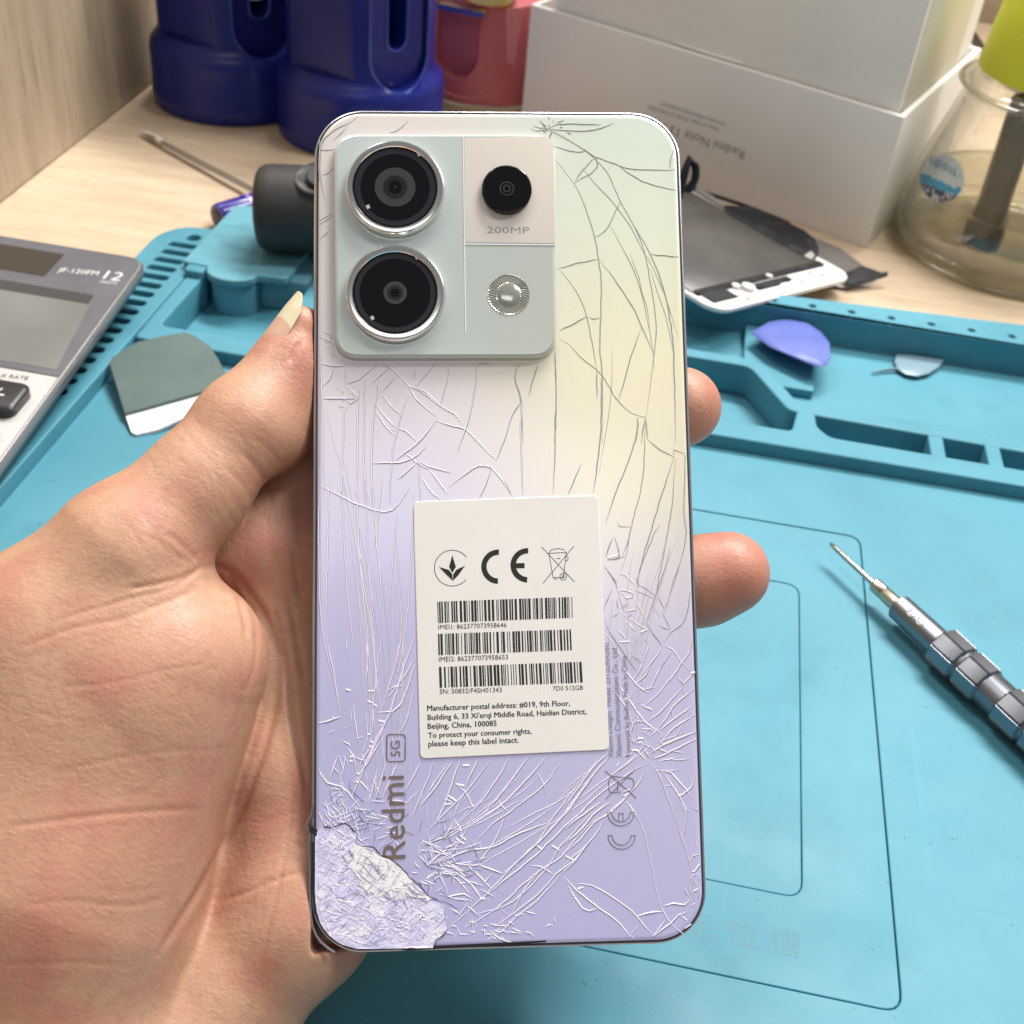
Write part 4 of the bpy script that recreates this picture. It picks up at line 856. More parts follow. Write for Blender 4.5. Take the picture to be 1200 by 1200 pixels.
# --- camera island
m_is=gradient_mat('island_glass',([(0,(190,199,197)),(.7,(186,196,193)),(.88,(200,210,208)),(1,(212,221,219))],[(0,(186,196,194)),(.7,(194,198,188)),(1,(204,214,208))]),.2,.8,1.02,(60,.06)); m_is.node_tree.nodes['Principled BSDF'].inputs['Metallic'].default_value=.3
HI=.17
def rquad(px,h,r,n=8):
    q=[PL(*p,h)[:2] for p in px]; return roundpoly(ccw([tuple(p) for p in q]),r,n)
ip_=rquad([(391.5,156.5),(650.5,156.5),(651.5,418.5),(392.5,419)],HI,.48,10)
mb=MB(); mb.loft([[(x,y,z_) for x,y in inset(ip_,i)] for i,z_ in ((-.03,-.01),(-.02,.05),(0,HI-.05),(.02,HI-.015),(.06,HI))]); isl=part('camera_island',mb,m_is,ph,True,12)
mb=MB(); q=[PL(*p,HI) for p in ((544,162),(640,160),(649,170),(650,285),(545,284))]
mb.loft([[(p[0],p[1],z_) for p in q] for z_ in (HI-.01,HI+.004)])
part('pink_panel',mb,gradient_mat('island_pink',([(0,(212,202,201)),(.82,(204,196,193)),(.9,(214,206,201)),(1,(222,214,206))],[(0,(214,204,200)),(.82,(218,210,200)),(.92,(234,225,210)),(1,(240,232,216))]),.2,.5,.9),isl,True)
mb=MB()
for a_,b_ in (((542.5,160),(545.5,391)),((543,286.5),(650.5,287.5))): stroke(mb,[PL(*a_,HI),PL(*b_,HI)],.014,.012,NPH,False)
part('island_seam',mb,M('pale_seam',(.74,.78,.74),.25),isl,True)
m_ring=M('polished_ring',(.80,.80,.77),.16,1.); m_lens=M('lens_black',(.004,.004,.006),.05,spec=.4); m_ir=M('lens_grey',(.040,.042,.043),.22,spec=.4); m_ir2=M('lens_dark',(.015,.017,.017),.15,spec=.4); m_ir3=M('lens_edge',(.022,.022,.028),.15,spec=.4)
def lens(px,rpx,rin,h,inner,ring=True):
    c=PL(*px,h); k=PD(*px)/F; ro=rpx*k; ri=rin*k; fr=lambda x,y,z_:(c[0]+x,c[1]+y,z_)
    if ring:
        mb=MB(); mb.lathe([(ro+.012,HI-.01),(ro+.012,HI+.06),(ro,h-.05),(ro-.03,h-.008),(ro-.055,h),(ri+.015,h),(ri,h-.02),(ri,h-.06)],72,fr,False,False); lo=part('lens_ring',mb,m_ring,isl,True)
        mb=MB(); mb.lathe([(.001,h-.035),(ri+.005,h-.035),(ri+.005,h-.08)],64,fr,False,False)
        gl=part('lens_glass',mb,m_lens,isl,True); z0=h-.035
    else:
        mb=MB(); mb.lathe([(ro,HI-.01),(ro,h-.03),(ro-.03,h),(.001,h)],64,fr,False,False); gl=part('lens_glass',mb,m_lens,isl,True); z0=h; ri=ro*.97
    mats=[m_ir3,m_lens,m_ir,m_ir2,m_lens,m_ir]; 
    for i,(r0,mi) in enumerate(inner):
        mb=MB(); rr=r0*k; mb.lathe([(.001,z0+.003*(i+1)),(rr,z0+.003*(i+1)),(rr,z0-.01)],48,fr,False,False)
        part('lens_element',mb,mats[mi],isl,True)
lens((463,218.5),57,48.5,.36,[(46.5,0),(40,1),(23.5,2),(14,3),(8,4),(1.2,5)])
lens((463,342.5),57.5,48.5,.36,[(46.5,0),(41,1),(13.5,2),(9,3),(5,4)])
lens((594,221),29,29,.30,[(8.5,2),(7,1),(4.5,2),(3,1)],False)
# small lamp reflections near the lens rims, painted as pale quads
mb=MB()
for x,y in ((491.5,189),(432.5,250),(489,308.5),(437.5,378.5)):
    mb.loft(flat([(x-2.6,y-1.2),(x+1,y-3),(x+2.8,y+1),(x-.8,y+2.8)],.33,.345))
part('lens_glint',mb,M('pale_glint',(.42,.42,.46),.2),isl,True)
c=PL(596,345.5,HI); k=PD(596,345)/F; fr=lambda x,y,z_:(c[0]+x,c[1]+y,z_)
mb=MB(); n=88
rings=[]
for r_,z_,amp in ((24.5,HI+.004,0),(24,HI+.012,.0),(23,HI+.006,.008),(15,HI+.006,.008),(14,HI+.01,0),(11,HI+.028,0),(6,HI+.042,0),(.3,HI+.047,0)):
    rings.append([fr(r_*k*math.cos(2*math.pi*j/n+(.02*(24-r_) if amp or r_>13 else 0)),r_*k*math.sin(2*math.pi*j/n+(.02*(24-r_) if amp or r_>13 else 0)),z_+(amp if j%2 else -amp)) for j in range(n)])
mb.loft(rings,False,True); part('flash',mb,M('flash_lens',(.42,.43,.38),.16,.6,coat=.8),isl,True,15)
def lift_text(mb,s,pa,pb,h,hs=None,upv=None):
    a_=PL(*pa,h); b_=PL(*pb,h); e_=b_-a_; up=np.array([-e_[1],e_[0],0]) if upv is None else upv
    text_on(mb,s,a_,b_,up,0,hs)
mb=MB(); lift_text(mb,'200MP',(570.5,273),(620.5,273.5),HI+.006,.19); part('island_lettering',mb,M('grey_print',(.27,.25,.255),.4),isl,True)
# --- sticker
HS=.022
sq=rquad([(484.5,588),(700.5,580.5),(714,878.5),(492.5,889)],HS,.11,6)
mb=MB(); mb.loft([[(x,y,z_) for x,y in inset(sq,i)] for i,z_ in ((0,.0),(0,HS-.004),(.008,HS))]); stc=part('label_sticker',mb,M('white_paper_label',(.74,.725,.69),.5,var=((.77,.755,.72),60,.3,.7)),ph,True,3)
m_pr=M('black_print',(.012,.014,.012),.6); HT=HS+.003
zs=lambda x,y:(460+x*.2834,560+y*.2834)
mb=MB()
for s_,a_,b_ in (('IMEI1: 862377073958646',(190,627),(472,617)),('IMEI2: 862377073958653',(192,760),(478,750)),('SN: 50832/F4SH01343',(195,893),(452,886)),('7D0 512GB',(663,880),(788,876)),
   ('Manufacturer postal address: #019, 9th Floor,',(143,963),(733,942)),("Building 6, 33 Xi'erqi Middle Road, Haidian District,",(145,1001),(801,976)),('Beijing, China, 100085',(145,1038),(430,1025)),('To protect your consumer rights,',(147,1075),(574,1057)),('please keep this label intact.',(148,1111),(521,1094))):
    lift_text(mb,s_,zs(*a_),zs(*b_),HT)
    if a_[1]>900:                        # heavier face: same line printed once more a hair to the right
        A_,B_=zs(*a_),zs(*b_); lift_text(mb,s_,(A_[0]+.35,A_[1]),(B_[0]+.35,B_[1]),HT+.0008)
part('sticker_lettering',mb,m_pr,stc,True)
def barcode(q,seed):
    r3=np.random.default_rng(seed); m=MB(); A_,B_,C_,D_=[PL(*zs(*p),HT) for p in q]
    x=0.
    units=[]
    while x<1: 
        w_=r3.choice([1,1,1,2,2,3])/178; g_=r3.choice([1,1,1,2,2,3])/178
        if x+w_>1: break
        units.append((x,x+w_)); x+=w_+g_
    for u0,u1 in units:
        pts=[A_+(B_-A_)*u0,A_+(B_-A_)*u1,D_+(C_-D_)*u1,D_+(C_-D_)*u0]
        m.add([tuple(p) for p in pts],[(0,1,2,3)])
    return m
for i,q in enumerate((((185,512),(746,492),(748,578),(188,600)),((188,645),(750,626),(754,712),(190,733)),((192,782),(788,760),(793,846),(195,868)))):
    part('barcode',barcode(q,11+i),m_pr,stc,True)
def stk_line(mb,pts,w,h=HT):
    stroke(mb,[PL(*zs(*p),h) for p in pts],w,.0015,NPH,False,-.0012)
arc=lambda cx,cy,r,a0,a1,n=24:[(cx+r*math.cos(math.radians(a0+(a1-a0)*i/n)),cy+r*math.sin(math.radians(a0+(a1-a0)*i/n))) for i in range(n+1)]
mb=MB(); stk_line(mb,arc(247,373,74,40,322,40),.012)
def stk_poly(mb,pts): q=[PL(*zs(*p),HT) for p in pts]; mb.loft([[(p[0],p[1],z_) for p in q] for z_ in (HT-.002,HT+.0005)])
stk_poly(mb,[(247,320),(262,368),(247,392),(234,368)]); stk_poly(mb,[(192,368),(232,380),(247,398),(249,425),(225,402)]); stk_poly(mb,[(300,363),(264,380),(251,398),(250,425),(272,402)])
part('conformity_mark',mb,m_pr,stc,True)
mb=MB()
def thick_arc(cx,cy,r0,r1,a0,a1):
    o=arc(cx,cy,r1,a0,a1,30); i_=arc(cx,cy,r0,a1,a0,30); q=[PL(*zs(*p),HT) for p in o]; s_=[PL(*zs(*p),HT) for p in i_[::-1]]
    v=[tuple(p) for p in q+s_]; n_=len(q); mb.add(v,[(j,j+1,n_+j+1,n_+j) for j in range(n_-1)])
thick_arc(438,367,49,71,92,272); thick_arc(559,361,49,71,92,272); stk_poly(mb,[(505,353),(546,352),(546,373),(505,374)])
part('ce_mark',mb,m_pr,stc,True)
mb=MB()
for l in ([(616,285),(752,430)],[(750,282),(622,436)],[(646,312),(664,412)],[(719,308),(706,412)],[(664,412),(706,412)],[(646,312),(655,298),(684,292),(708,296),(719,308),(646,312)],[(678,334),(694,333)],[(719,322),(726,328),(724,342),(716,342)],arc(706,408,14,0,360,16),arc(706,408,5,0,360,8),[(668,412),(668,418),(680,418)]): stk_line(mb,l,.011)
part('bin_mark',mb,m_pr,stc,True)
# --- lettering on the glass
m_br=M('bronze_print',(.17,.13,.11),.4); m_gr=M('thin_grey_print',(.22,.20,.24),.4)
zp=lambda x,y:(350+x*.41667,780+y*.41667); HG=.012
mb=MB()
for dx in (0,.6,1.2): lift_text(mb,'Redmi',(475.3-dx*.2,1005.5+dx*.3),(473.3-dx*.2,908.5+dx*.3),HG+.001*dx,3.05*.27*1.0 if False else None)
part('maker_lettering',mb,m_br,ph,True)
mb=MB(); lift_text(mb,'5G',(469.2,886),(468.6,868),HG); bq=rrect(453.2,860.5,474.8,892,4,4)
q=[PL(x_,y_,HG-.004) for x_,y_ in bq]; stroke(mb,q+[q[0]],.012,.004,NPH,False); part('network_badge',mb,m_br,ph,True)
mb=MB()
for s_,a_,b_ in (('Xiaomi Designs  Model: 2312DRA50G',(719,887),(713.5,753)),('Xiaomi Communications Co., Ltd.',(729,887),(723,757)),('Powered by Redmi  Made in China',(739.5,886),(734,768))): lift_text(mb,s_,a_,b_,HG)
part('model_lettering',mb,m_gr,ph,True)
mb=MB()
def gl(pts,w=.008): stroke(mb,[PL(*p,HG-.004) for p in pts],w,.003,NPH,False)
ze=lambda x,y:(660+x*.15,940+y*.15)
def cshape(cx,cy,ro,ri):
    o=[ze(cx+ro*math.cos(math.radians(a)),cy+ro*math.sin(math.radians(a))) for a in range(0,181,10)]; i_=[ze(cx+ri*math.cos(math.radians(a)),cy+ri*math.sin(math.radians(a))) for a in range(180,-1,-10)]
    gl(o+i_+[o[0]])
cshape(457,258,106,74); cshape(452,78,104,72)
gl([ze(435,145),ze(435,85),ze(468,85),ze(468,148)])
zd=lambda x,y:(660+x*.15,780+y*.15)
for l in ([(330,820),(570,1030)],[(335,1040),(560,810)],[(380,860),(355,900),(360,980),(385,990)],[(380,860),(540,880)],[(385,990),(530,975)],[(540,880),(555,905),(550,950),(530,975)],[(430,890),(425,980)]): gl([zd(*p) for p in l])
part('ce_outline',mb,m_gr,ph,True)
# ================================================================== THE HAND (one continuous surface grown from a smooth union of tapered limbs)
def HP(x,y,off): return D(x,y,PD(x,y)+off)
def cone(p,a,b,r1,r2):
    ba=b-a; l2=float(ba@ba); t=np.clip(((p-a)@ba)/l2,0,1)
    return np.linalg.norm(p-a-t[:,None]*ba,axis=1)-(r1+(r2-r1)*t)
def ell(p,c,ax,rad):
    q=((p-c)@np.array(ax).T)/np.array(rad); k=np.linalg.norm(q,axis=1); return (k-1)*min(rad)
def smin(a,b,k):
    h=np.clip(.5+.5*(b-a)/k,0,1); return b+(a-b)*h-k*h*(1-h)
CX,CY,CZ=R[:,0],R[:,1],R[:,2]
wrist=HP(60,1330,.7); elbow=wrist+np.array([-6.5,-9.5,2.2])
def sdf_hand(p):
    C=lambda a,b,r1,r2: cone(p,HP(*a),HP(*b),r1,r2)
    # thumb
    th=C((352,384,.40),(334,424,.42),.45,.60)
    th=smin(th,C((334,424,.42),(286,500,.14),.62,.94),.25)
    th=smin(th,C((354,440,.62),(320,505,.55),.62,.8),.4)
    th=smin(th,C((286,500,.14),(226,574,-.12),.94,1.0),.3)
    th=smin(th,C((226,574,-.12),(148,654,-.35),1.0,1.31),.4)
    th=smin(th,C((146,652,-.35),(52,766,-.2),1.32,1.7),.6)
    th=smin(th,C((50,760,-.2),(-30,960,.3),1.8,2.3),.8)
    # thenar mound
    tn=C((208,776,.12),(80,1015,.38),1.70,2.6)
    tn=smin(tn,C((150,800,.0),(30,900,.3),2.0,2.4),.6)
    b=smin(th,tn,.62)
    b=smin(b,cone(p,HP(70,1020,.6),wrist,2.5,2.5),1.)
    # palm
    pa=C((335,690,1.95),(335,900,1.6),.95,1.2)
    pa=smin(pa,C((335,900,1.6),(345,1075,1.35),1.2,1.42),.5)
    pa=smin(pa,C((342,1070,1.45),(170,1255,1.5),1.5,1.75),.5)
    pa=smin(pa,cone(p,HP(220,1180,1.6),wrist+CX*.8,1.8,2.2),.8)
    pa=smin(pa,C((430,620,2.25),(455,960,2.15),1.15,1.1),.9)
    pa=smin(pa,C((300,640,1.4),(430,640,2.2),.9,1.1),.6)
    pa=smin(pa,C((345,1060,1.6),(455,960,2.2),1.2,1.1),.8)
    pa=smin(pa,C((345,555,2.35),(335,700,2.0),1.15,1.0),.6)
    pa=smin(pa,C((345,555,2.35),(250,640,1.5),1.05,.9),.6)
    pa=smin(pa,C((255,1000,1.9),(300,860,2.0),1.3,1.1),.4)
    b=smin(b,pa,.16)
    b=smin(b,cone(p,wrist,elbow,2.55,3.2),1.2)
    # fingers
    def finger(pts,k=.25):
        f=None
        for (a,ra),(c,rc) in zip(pts[:-1],pts[1:]):
            g_=C(a,c,ra,rc); f=g_ if f is None else smin(f,g_,k)
        return f
    fs=[finger([((430,620,2.2),1.1),((600,510,2.25),.95),((735,480,1.85),.88),((798,477,1.38),.83)]),
        finger([((440,730,2.25),1.1),((640,705,2.35),1.0),((775,688,1.85),.97),((824,681,1.52),.92),((853,672,1.34),.86)]),
        finger([((450,850,2.2),1.05),((640,845,2.25),.92),((755,838,1.75),.82)]),
        finger([((460,960,2.1),.95),((610,965,2.0),.8),((705,955,1.6),.7)])]
    for f in fs: b=smin(b,f,.22)
    # flesh gives way to the phone body
    q=(p-PC); l=np.stack([q@PU,-(q@PV),q@PN],1); dd=np.abs(l-np.array([0,0,-.41]))-np.array([hw+.0,hh_+.0,.45])+.12
    bx_=np.linalg.norm(np.maximum(dd,0),axis=1)+np.minimum(dd.max(1),0)-.12
    return -smin(-b,bx_-.0,.05)
# grid in world axes, evaluated sparsely near the surface
h=.05; K=5
lo=np.array([-15.5,2.,.6]); hi=np.array([3.8,25.5,19.5])
nC=np.ceil((hi-lo)/(h*K)).astype(int)
ax=[lo[i]+(np.arange(nC[i])+.5)*h*K-.5*h for i in range(3)]
g3=np.stack(np.meshgrid(*ax,indexing='ij'),-1).reshape(-1,3)
cz_=np.concatenate([sdf_hand(q) for q in np.array_split(g3,40)]).reshape(nC)
near=np.abs(cz_)<h*K*2.2
fine=np.repeat(np.repeat(np.repeat(np.where(cz_<0,-1.,1.).astype(np.float32),K,0),K,1),K,2)
msk=np.repeat(np.repeat(np.repeat(near,K,0),K,1),K,2)
idx=np.argwhere(msk); pw=lo+idx*h
vals=np.concatenate([sdf_hand(q) for q in np.array_split(pw,60)])
fine[msk]=vals
def surface_nets(f,lo,h):
    s=f<0; nx,ny,nz_=f.shape
    cell=np.zeros((nx-1,ny-1,nz_-1),np.int8)
    for i in (0,1):
        for j in (0,1):
            for k in (0,1): cell+=s[i:nx-1+i,j:ny-1+j,k:nz_-1+k]
    act=(cell>0)&(cell<8); ids=np.argwhere(act); num=-np.ones(act.shape,np.int64); num[act]=np.arange(len(ids))
    acc=np.zeros((len(ids),3)); cnt=np.zeros(len(ids))
    cor=[(i,j,k) for i in (0,1) for j in (0,1) for k in (0,1)]
    for a in cor:
        for d in range(3):
            if a[d]: continue
            b=list(a); b[d]=1
            fa=f[ids[:,0]+a[0],ids[:,1]+a[1],ids[:,2]+a[2]].astype(float); fb=f[ids[:,0]+b[0],ids[:,1]+b[1],ids[:,2]+b[2]].astype(float)
            c=(fa<0)!=(fb<0); t=np.where(c,fa/(fa-fb+1e-12),0)
            pt=np.array(a)+np.zeros((len(ids),3)); pt[:,d]=t
            acc[c]+=pt[c]; cnt[c]+=1
    v=lo+(ids+acc/cnt[:,None])*h
    F_=[]
    for d in range(3):
        u,w=(d+1)%3,(d+2)%3
        sl0=[slice(None)]*3; sl1=[slice(None)]*3; sl0[d]=slice(0,-1); sl1[d]=slice(1,None)
        e=np.argwhere(s[tuple(sl0)]!=s[tuple(sl1)])
        ok=(e[:,u]>0)&(e[:,w]>0)&(e[:,u]<f.shape[u]-1)&(e[:,w]<f.shape[w]-1); e=e[ok]
        q=[]
        for du,dw in ((-1,-1),(0,-1),(0,0),(-1,0)):
            c=e.copy(); c[:,u]+=du; c[:,w]+=dw; q.append(num[c[:,0],c[:,1],c[:,2]])
        q=np.stack(q,1); inside=s[e[:,0],e[:,1],e[:,2]]
        q[~inside]=q[~inside][:,::-1]; F_.append(q)
    F_=np.concatenate(F_); F_=F_[(F_>=0).all(1)]
    return v,F_
hv,hf=surface_nets(fine,lo,h)
E_=np.concatenate([hf[:,[i,(i+1)%4]] for i in range(4)]); 
def lap(x,it,lam=.5):
    for _ in range(it):
        a=np.zeros_like(x); c=np.zeros(len(x)); np.add.at(a,E_[:,0],x[E_[:,1]]); np.add.at(a,E_[:,1],x[E_[:,0]]); np.add.at(c,E_[:,0],1); np.add.at(c,E_[:,1],1)
        x=x+lam*(a/np.maximum(c,1)[:,None]-x)
    return x
hv=lap(hv,4)
def vnorm(v):
    n=np.zeros_like(v); a=v[hf[:,2]]-v[hf[:,0]]; b=v[hf[:,3]]-v[hf[:,1]]; fn=np.cross(a,b)
    for i in range(4): np.add.at(n,hf[:,i],fn)
    return n/np.maximum(np.linalg.norm(n,axis=1),1e-9)[:,None]
vn=vnorm(hv)
if np.mean(np.sum(vn*(hv-hv.mean(0)),1))<0: hf=hf[:,::-1]; vn=-vn
# skin folds: (pixel polyline, depth cm, half width px)
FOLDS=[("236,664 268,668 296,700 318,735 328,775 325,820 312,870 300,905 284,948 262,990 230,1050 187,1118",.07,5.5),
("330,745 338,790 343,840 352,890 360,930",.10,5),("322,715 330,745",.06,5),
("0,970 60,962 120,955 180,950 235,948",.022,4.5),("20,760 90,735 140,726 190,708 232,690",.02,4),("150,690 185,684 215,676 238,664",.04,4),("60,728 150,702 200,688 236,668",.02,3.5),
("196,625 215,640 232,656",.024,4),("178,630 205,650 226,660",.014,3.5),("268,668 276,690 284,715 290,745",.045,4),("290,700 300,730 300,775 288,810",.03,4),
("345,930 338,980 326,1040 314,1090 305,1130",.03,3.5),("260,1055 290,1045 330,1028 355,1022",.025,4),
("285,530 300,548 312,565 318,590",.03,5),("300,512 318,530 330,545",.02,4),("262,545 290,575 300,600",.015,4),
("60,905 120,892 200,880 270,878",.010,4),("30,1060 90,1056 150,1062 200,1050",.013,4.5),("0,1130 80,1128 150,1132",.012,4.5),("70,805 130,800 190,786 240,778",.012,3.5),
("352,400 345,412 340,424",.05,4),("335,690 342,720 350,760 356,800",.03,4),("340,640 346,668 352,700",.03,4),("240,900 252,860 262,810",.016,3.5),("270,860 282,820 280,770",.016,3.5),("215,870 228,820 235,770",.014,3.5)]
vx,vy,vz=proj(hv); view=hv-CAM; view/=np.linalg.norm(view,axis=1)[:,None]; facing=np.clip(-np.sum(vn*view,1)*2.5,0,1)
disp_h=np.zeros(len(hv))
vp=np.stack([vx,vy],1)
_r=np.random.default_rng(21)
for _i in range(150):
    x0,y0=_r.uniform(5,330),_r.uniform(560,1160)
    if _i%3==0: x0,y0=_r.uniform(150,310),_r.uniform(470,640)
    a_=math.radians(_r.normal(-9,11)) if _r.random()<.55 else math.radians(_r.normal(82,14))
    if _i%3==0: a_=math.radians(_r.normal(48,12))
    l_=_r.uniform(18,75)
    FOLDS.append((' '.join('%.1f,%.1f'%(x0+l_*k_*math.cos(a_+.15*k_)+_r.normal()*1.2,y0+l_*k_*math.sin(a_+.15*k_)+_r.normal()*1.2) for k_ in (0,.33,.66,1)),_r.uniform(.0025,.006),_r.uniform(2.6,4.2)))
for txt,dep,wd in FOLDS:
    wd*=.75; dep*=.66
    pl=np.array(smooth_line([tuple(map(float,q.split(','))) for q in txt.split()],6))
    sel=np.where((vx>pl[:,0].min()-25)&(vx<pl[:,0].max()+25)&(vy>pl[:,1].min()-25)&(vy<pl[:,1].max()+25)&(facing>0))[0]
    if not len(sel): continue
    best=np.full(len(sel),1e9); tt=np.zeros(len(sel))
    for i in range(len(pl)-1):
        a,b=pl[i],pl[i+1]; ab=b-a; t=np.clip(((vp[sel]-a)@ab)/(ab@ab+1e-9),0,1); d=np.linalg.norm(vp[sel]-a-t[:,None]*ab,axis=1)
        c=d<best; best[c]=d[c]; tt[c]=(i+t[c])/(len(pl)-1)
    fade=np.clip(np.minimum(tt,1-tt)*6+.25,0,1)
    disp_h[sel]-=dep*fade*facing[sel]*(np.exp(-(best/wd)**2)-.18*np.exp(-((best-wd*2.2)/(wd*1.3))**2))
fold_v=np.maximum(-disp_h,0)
# soft large undulation of the flesh
def vnoise(p,s,seed):
    r_=np.random.default_rng(seed); o=0
    for _ in range(6):
        k=r_.normal(size=3)*s; o=o+np.sin(p@k+r_.uniform(0,6.28))
    return o/6
disp_h+=.03*vnoise(hv,1.3,1)+.014*vnoise(hv,3.2,2)
hv=hv+vn*disp_h[:,None]
def skin_mat():
    m=bpy.data.materials.new('skin'); m.use_nodes=True; nt=m.node_tree; L=nt.links; b=nt.nodes['Principled BSDF']
    tc=nt.nodes.new('ShaderNodeTexCoord')
    def nz_(s,d,st=(1,1,1),rot=(0,0,0)):
        mp=nt.nodes.new('ShaderNodeMapping'); mp.inputs['Scale'].default_value=st; mp.inputs['Rotation'].default_value=rot; n=nt.nodes.new('ShaderNodeTexNoise'); n.inputs['Scale'].default_value=s; n.inputs['Detail'].default_value=d
        L.new(tc.outputs['Object'],mp.inputs[0]); L.new(mp.outputs[0],n.inputs[0]); return n
    def mix(f,a,c):
        x=nt.nodes.new('ShaderNodeMix'); x.data_type='RGBA'; L.new(f,x.inputs[0])
        if isinstance(a,tuple): x.inputs[6].default_value=(*a,1)
        else: L.new(a,x.inputs[6])
        x.inputs[7].default_value=(*c,1); return x.outputs[2]
    def mr(n,a,c,lo_=0,hi_=1):
        r=nt.nodes.new('ShaderNodeMapRange'); r.inputs[1].default_value=a; r.inputs[2].default_value=c; r.inputs[3].default_value=lo_; r.inputs[4].default_value=hi_; L.new(n.outputs[0],r.inputs[0]); return r.outputs[0]
    c=mix(mr(nz_(30,3),.36,.62),SK1,SK2); c=mix(mr(nz_(85,6),.48,.68,0,.75),c,SK3); c=mix(mr(nz_(420,3),.48,.78,0,.5),c,SK4)
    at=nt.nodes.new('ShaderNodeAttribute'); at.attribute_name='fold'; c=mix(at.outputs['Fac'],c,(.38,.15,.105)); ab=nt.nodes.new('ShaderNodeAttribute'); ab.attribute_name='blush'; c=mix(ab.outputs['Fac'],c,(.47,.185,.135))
    L.new(c,b.inputs['Base Color'])
    L.new(mr(nz_(160,4),.3,.7,.36,.56),b.inputs['Roughness']); _set(b,'Subsurface Weight',.14); _set(b,'Subsurface Scale',.003); b.inputs['Subsurface Radius'].default_value=(1,.35,.2); _set(b,'Specular IOR Level',.45)
    f1=nz_(420,3,(1,4,1),(.3,.2,.5)); f2=nz_(400,3,(4,1,1),(.1,.4,-.3)); f3=nz_(1500,3); v=nt.nodes.new('ShaderNodeTexVoronoi'); v.inputs['Scale'].default_value=900; v.feature='DISTANCE_TO_EDGE'; L.new(tc.outputs['Object'],v.inputs[0])
    def bump(src,s,d,prev=None):
        u=nt.nodes.new('ShaderNodeBump'); u.inputs['Strength'].default_value=s; u.inputs['Distance'].default_value=d; L.new(src,u.inputs['Height'])
        if prev: L.new(prev,u.inputs['Normal'])
        return u.outputs[0]
    p_=bump(f1.outputs[0],.15,.0005); p_=bump(f2.outputs[0],.13,.0005,p_); p_=bump(f3.outputs[0],.3,.0003,p_); p_=bump(v.outputs[0],.2,.0002,p_)
    L.new(p_,b.inputs['Normal']); return m
SK1=(.54,.315,.203); SK2=(.49,.26,.17); SK3=(.48,.195,.14); SK4=(.40,.205,.13)
hroot=root('hand','left hand, palm up, gripping the cracked lavender device with its thumb upright','hand',tuple(HP(150,900,1.5)))
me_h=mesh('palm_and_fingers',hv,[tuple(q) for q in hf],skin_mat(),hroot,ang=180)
fa=me_h.data.attributes.new('fold','FLOAT','POINT'); fa.data.foreach_set('value',np.clip(fold_v*9,0,.4).astype(np.float32))  # creases redder by pigment, with some crease shade painted in
fb=me_h.data.attributes.new('blush','FLOAT','POINT'); fb.data.foreach_set('value',np.clip(np.maximum(np.clip((vx-780)/70,0,1)*.75,np.exp(-((vx-352)/26)**2-((vy-425)/38)**2)*.8),0,1).astype(np.float32))
# thumbnail
ta=nz(HP(352,384,.40)-HP(331,424,.42)); nn_=nz(-CX*.76-CY*.42-CZ*.50); nn_=nz(nn_-ta*(nn_@ta)); tb=np.cross(ta,nn_)
tc0=HP(351,387,.40)
NS,NT=16,24
def nail_pt(s_,t_,lift):
    a_=math.radians(s_*56); end=.66-.40*(abs(s_)**2.6); st_=-.78+.16*(abs(s_)**2)
    x_=st_+(end-st_)*t_; r_=(.50-.16*min(x_,.3) if x_<.3 else .452-.22*(x_-.3))+lift-.05*(1-min(1,t_*5))
    return tuple(tc0+ta*x_+nn_*(math.cos(a_)*r_)+tb*(math.sin(a_)*r_))
def nail_mb(j0,j1,up=.0):
    v=[];f=[]; m=j1-j0
    for lift in (.022+up,-.03):
        for j in range(m+1):
            for i in range(NS+1): v.append(nail_pt(-1+2*i/NS,(j0+j)/NT,lift))
    n1=(NS+1)*(m+1)
    for j in range(m):
        for i in range(NS):
            q=(j*(NS+1)+i,j*(NS+1)+i+1,(j+1)*(NS+1)+i+1,(j+1)*(NS+1)+i); f.append(q); f.append(tuple(n1+k for k in q[::-1]))
    per=[i for i in range(NS+1)]+[j*(NS+1)+NS for j in range(1,m+1)]+[m*(NS+1)+i for i in range(NS-1,-1,-1)]+[j*(NS+1) for j in range(m-1,0,-1)]
    for a_,b_ in zip(per,per[1:]+per[:1]): f.append((a_,n1+a_,n1+b_,b_))
    return MB().add(v,f)
nl=part('thumbnail',nail_mb(0,13),M('nail_bed',(.62,.36,.27),.28,coat=.35,sss=.15,var=((.66,.41,.31),90,.4,.7)),hroot,ang=60)
part('free_edge',nail_mb(13,24,.001),M('nail',(.66,.58,.39),.3,coat=.3,sss=.1,var=((.70,.62,.45),90,.4,.7)),nl,ang=60)

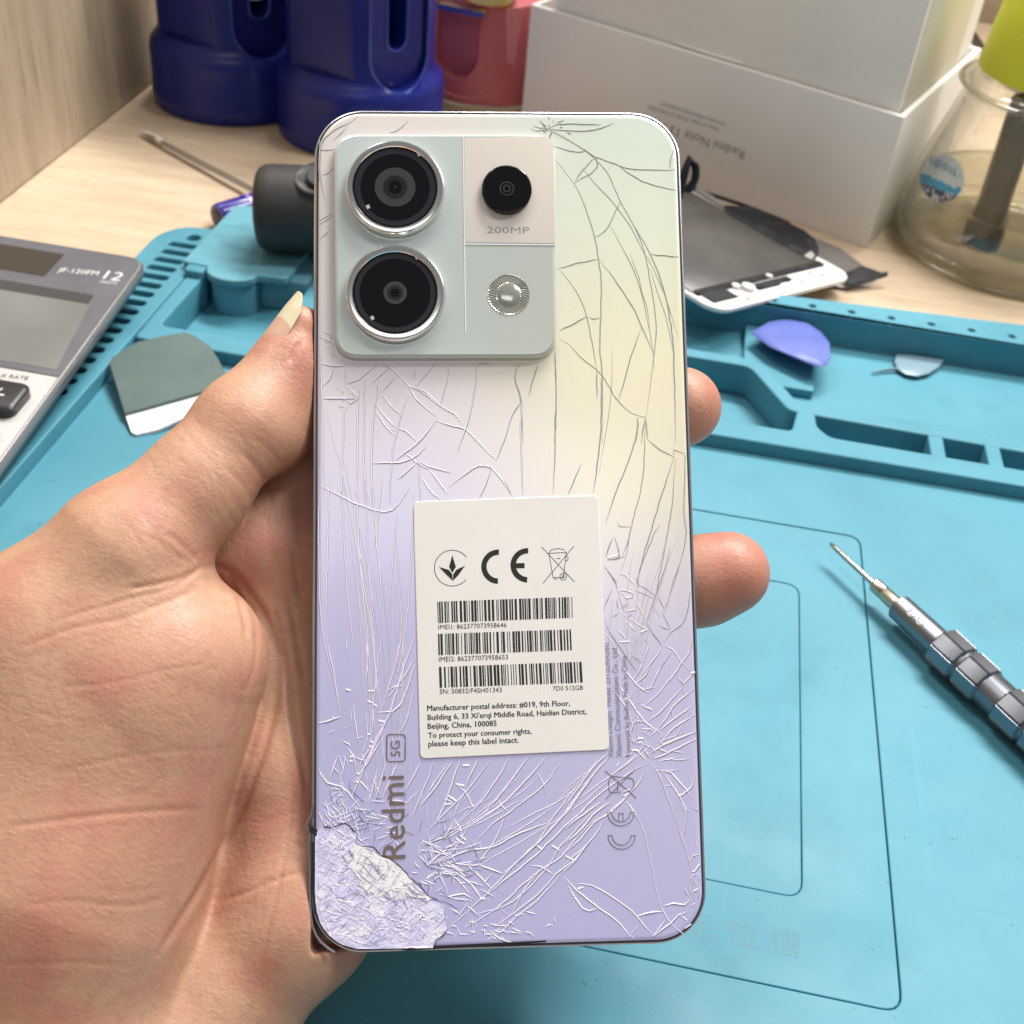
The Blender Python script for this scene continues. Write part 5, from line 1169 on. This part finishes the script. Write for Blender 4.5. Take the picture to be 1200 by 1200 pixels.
# ================================================================== LIGHT, WORLD, CAMERA
w=bpy.data.worlds.new('World'); sc.world=w; w.use_nodes=True; bg=w.node_tree.nodes['Background']; bg.inputs[0].default_value=(.98,.98,1.,1); bg.inputs[1].default_value=.21
def area(name,loc,target,sx,sy,pw,col=(1,.96,.9)):
    l=bpy.data.lights.new(name,'AREA'); l.shape='RECTANGLE'; l.size=sx; l.size_y=sy; l.energy=pw; l.color=col
    o=bpy.data.objects.new(name,l); COL.objects.link(o); o.location=loc; o.rotation_euler=(Vector(target)-Vector(loc)).to_track_quat('-Z','Y').to_euler(); return o
area('ceiling_panel_back',(.25,1.25,1.75),(0,.35,0),1.1,.3,60,(1,.975,.94))
area('ceiling_panel_left',(-.95,.75,1.75),(-.05,.3,0),.3,.9,19,(1,.975,.94))
area('ceiling_panel_right',(1.0,.55,1.8),(0,.3,0),.3,1.0,24,(1,.975,.94))
area('front_fill_panel',(.10,-1.02,1.75),(0,.25,.1),1.1,.4,3.2,(1,.98,.96))  # added front fill, placed for a soft sheen on the phone back
cd=bpy.data.cameras.new('Camera'); co=bpy.data.objects.new('Camera',cd); COL.objects.link(co)
cd.sensor_width=36; cd.sensor_fit='HORIZONTAL'; cd.lens=36*F/1200; cd.clip_start=.01; cd.clip_end=50
mw=np.eye(4); mw[:3,0]=R[:,0]; mw[:3,1]=-R[:,1]; mw[:3,2]=-R[:,2]; mw[:3,3]=CAM*S
co.matrix_world=Matrix(mw.tolist()); sc.camera=co
cd.dof.use_dof=True; cd.dof.focus_distance=.238; cd.dof.aperture_fstop=34
vs=sc.view_settings; vs.view_transform='Standard'; vs.look='None'; vs.exposure=0.; vs.gamma=1; vs.use_curve_mapping=False
sc.render.engine='CYCLES'; sc.cycles.use_denoising=True; sc.cycles.max_bounces=10; sc.cycles.transmission_bounces=10; sc.cycles.transparent_max_bounces=24; sc.cycles.glossy_bounces=4; sc.cycles.sample_clamp_indirect=4; sc.cycles.caustics_refractive=True; sc.cycles.blur_glossy=.5
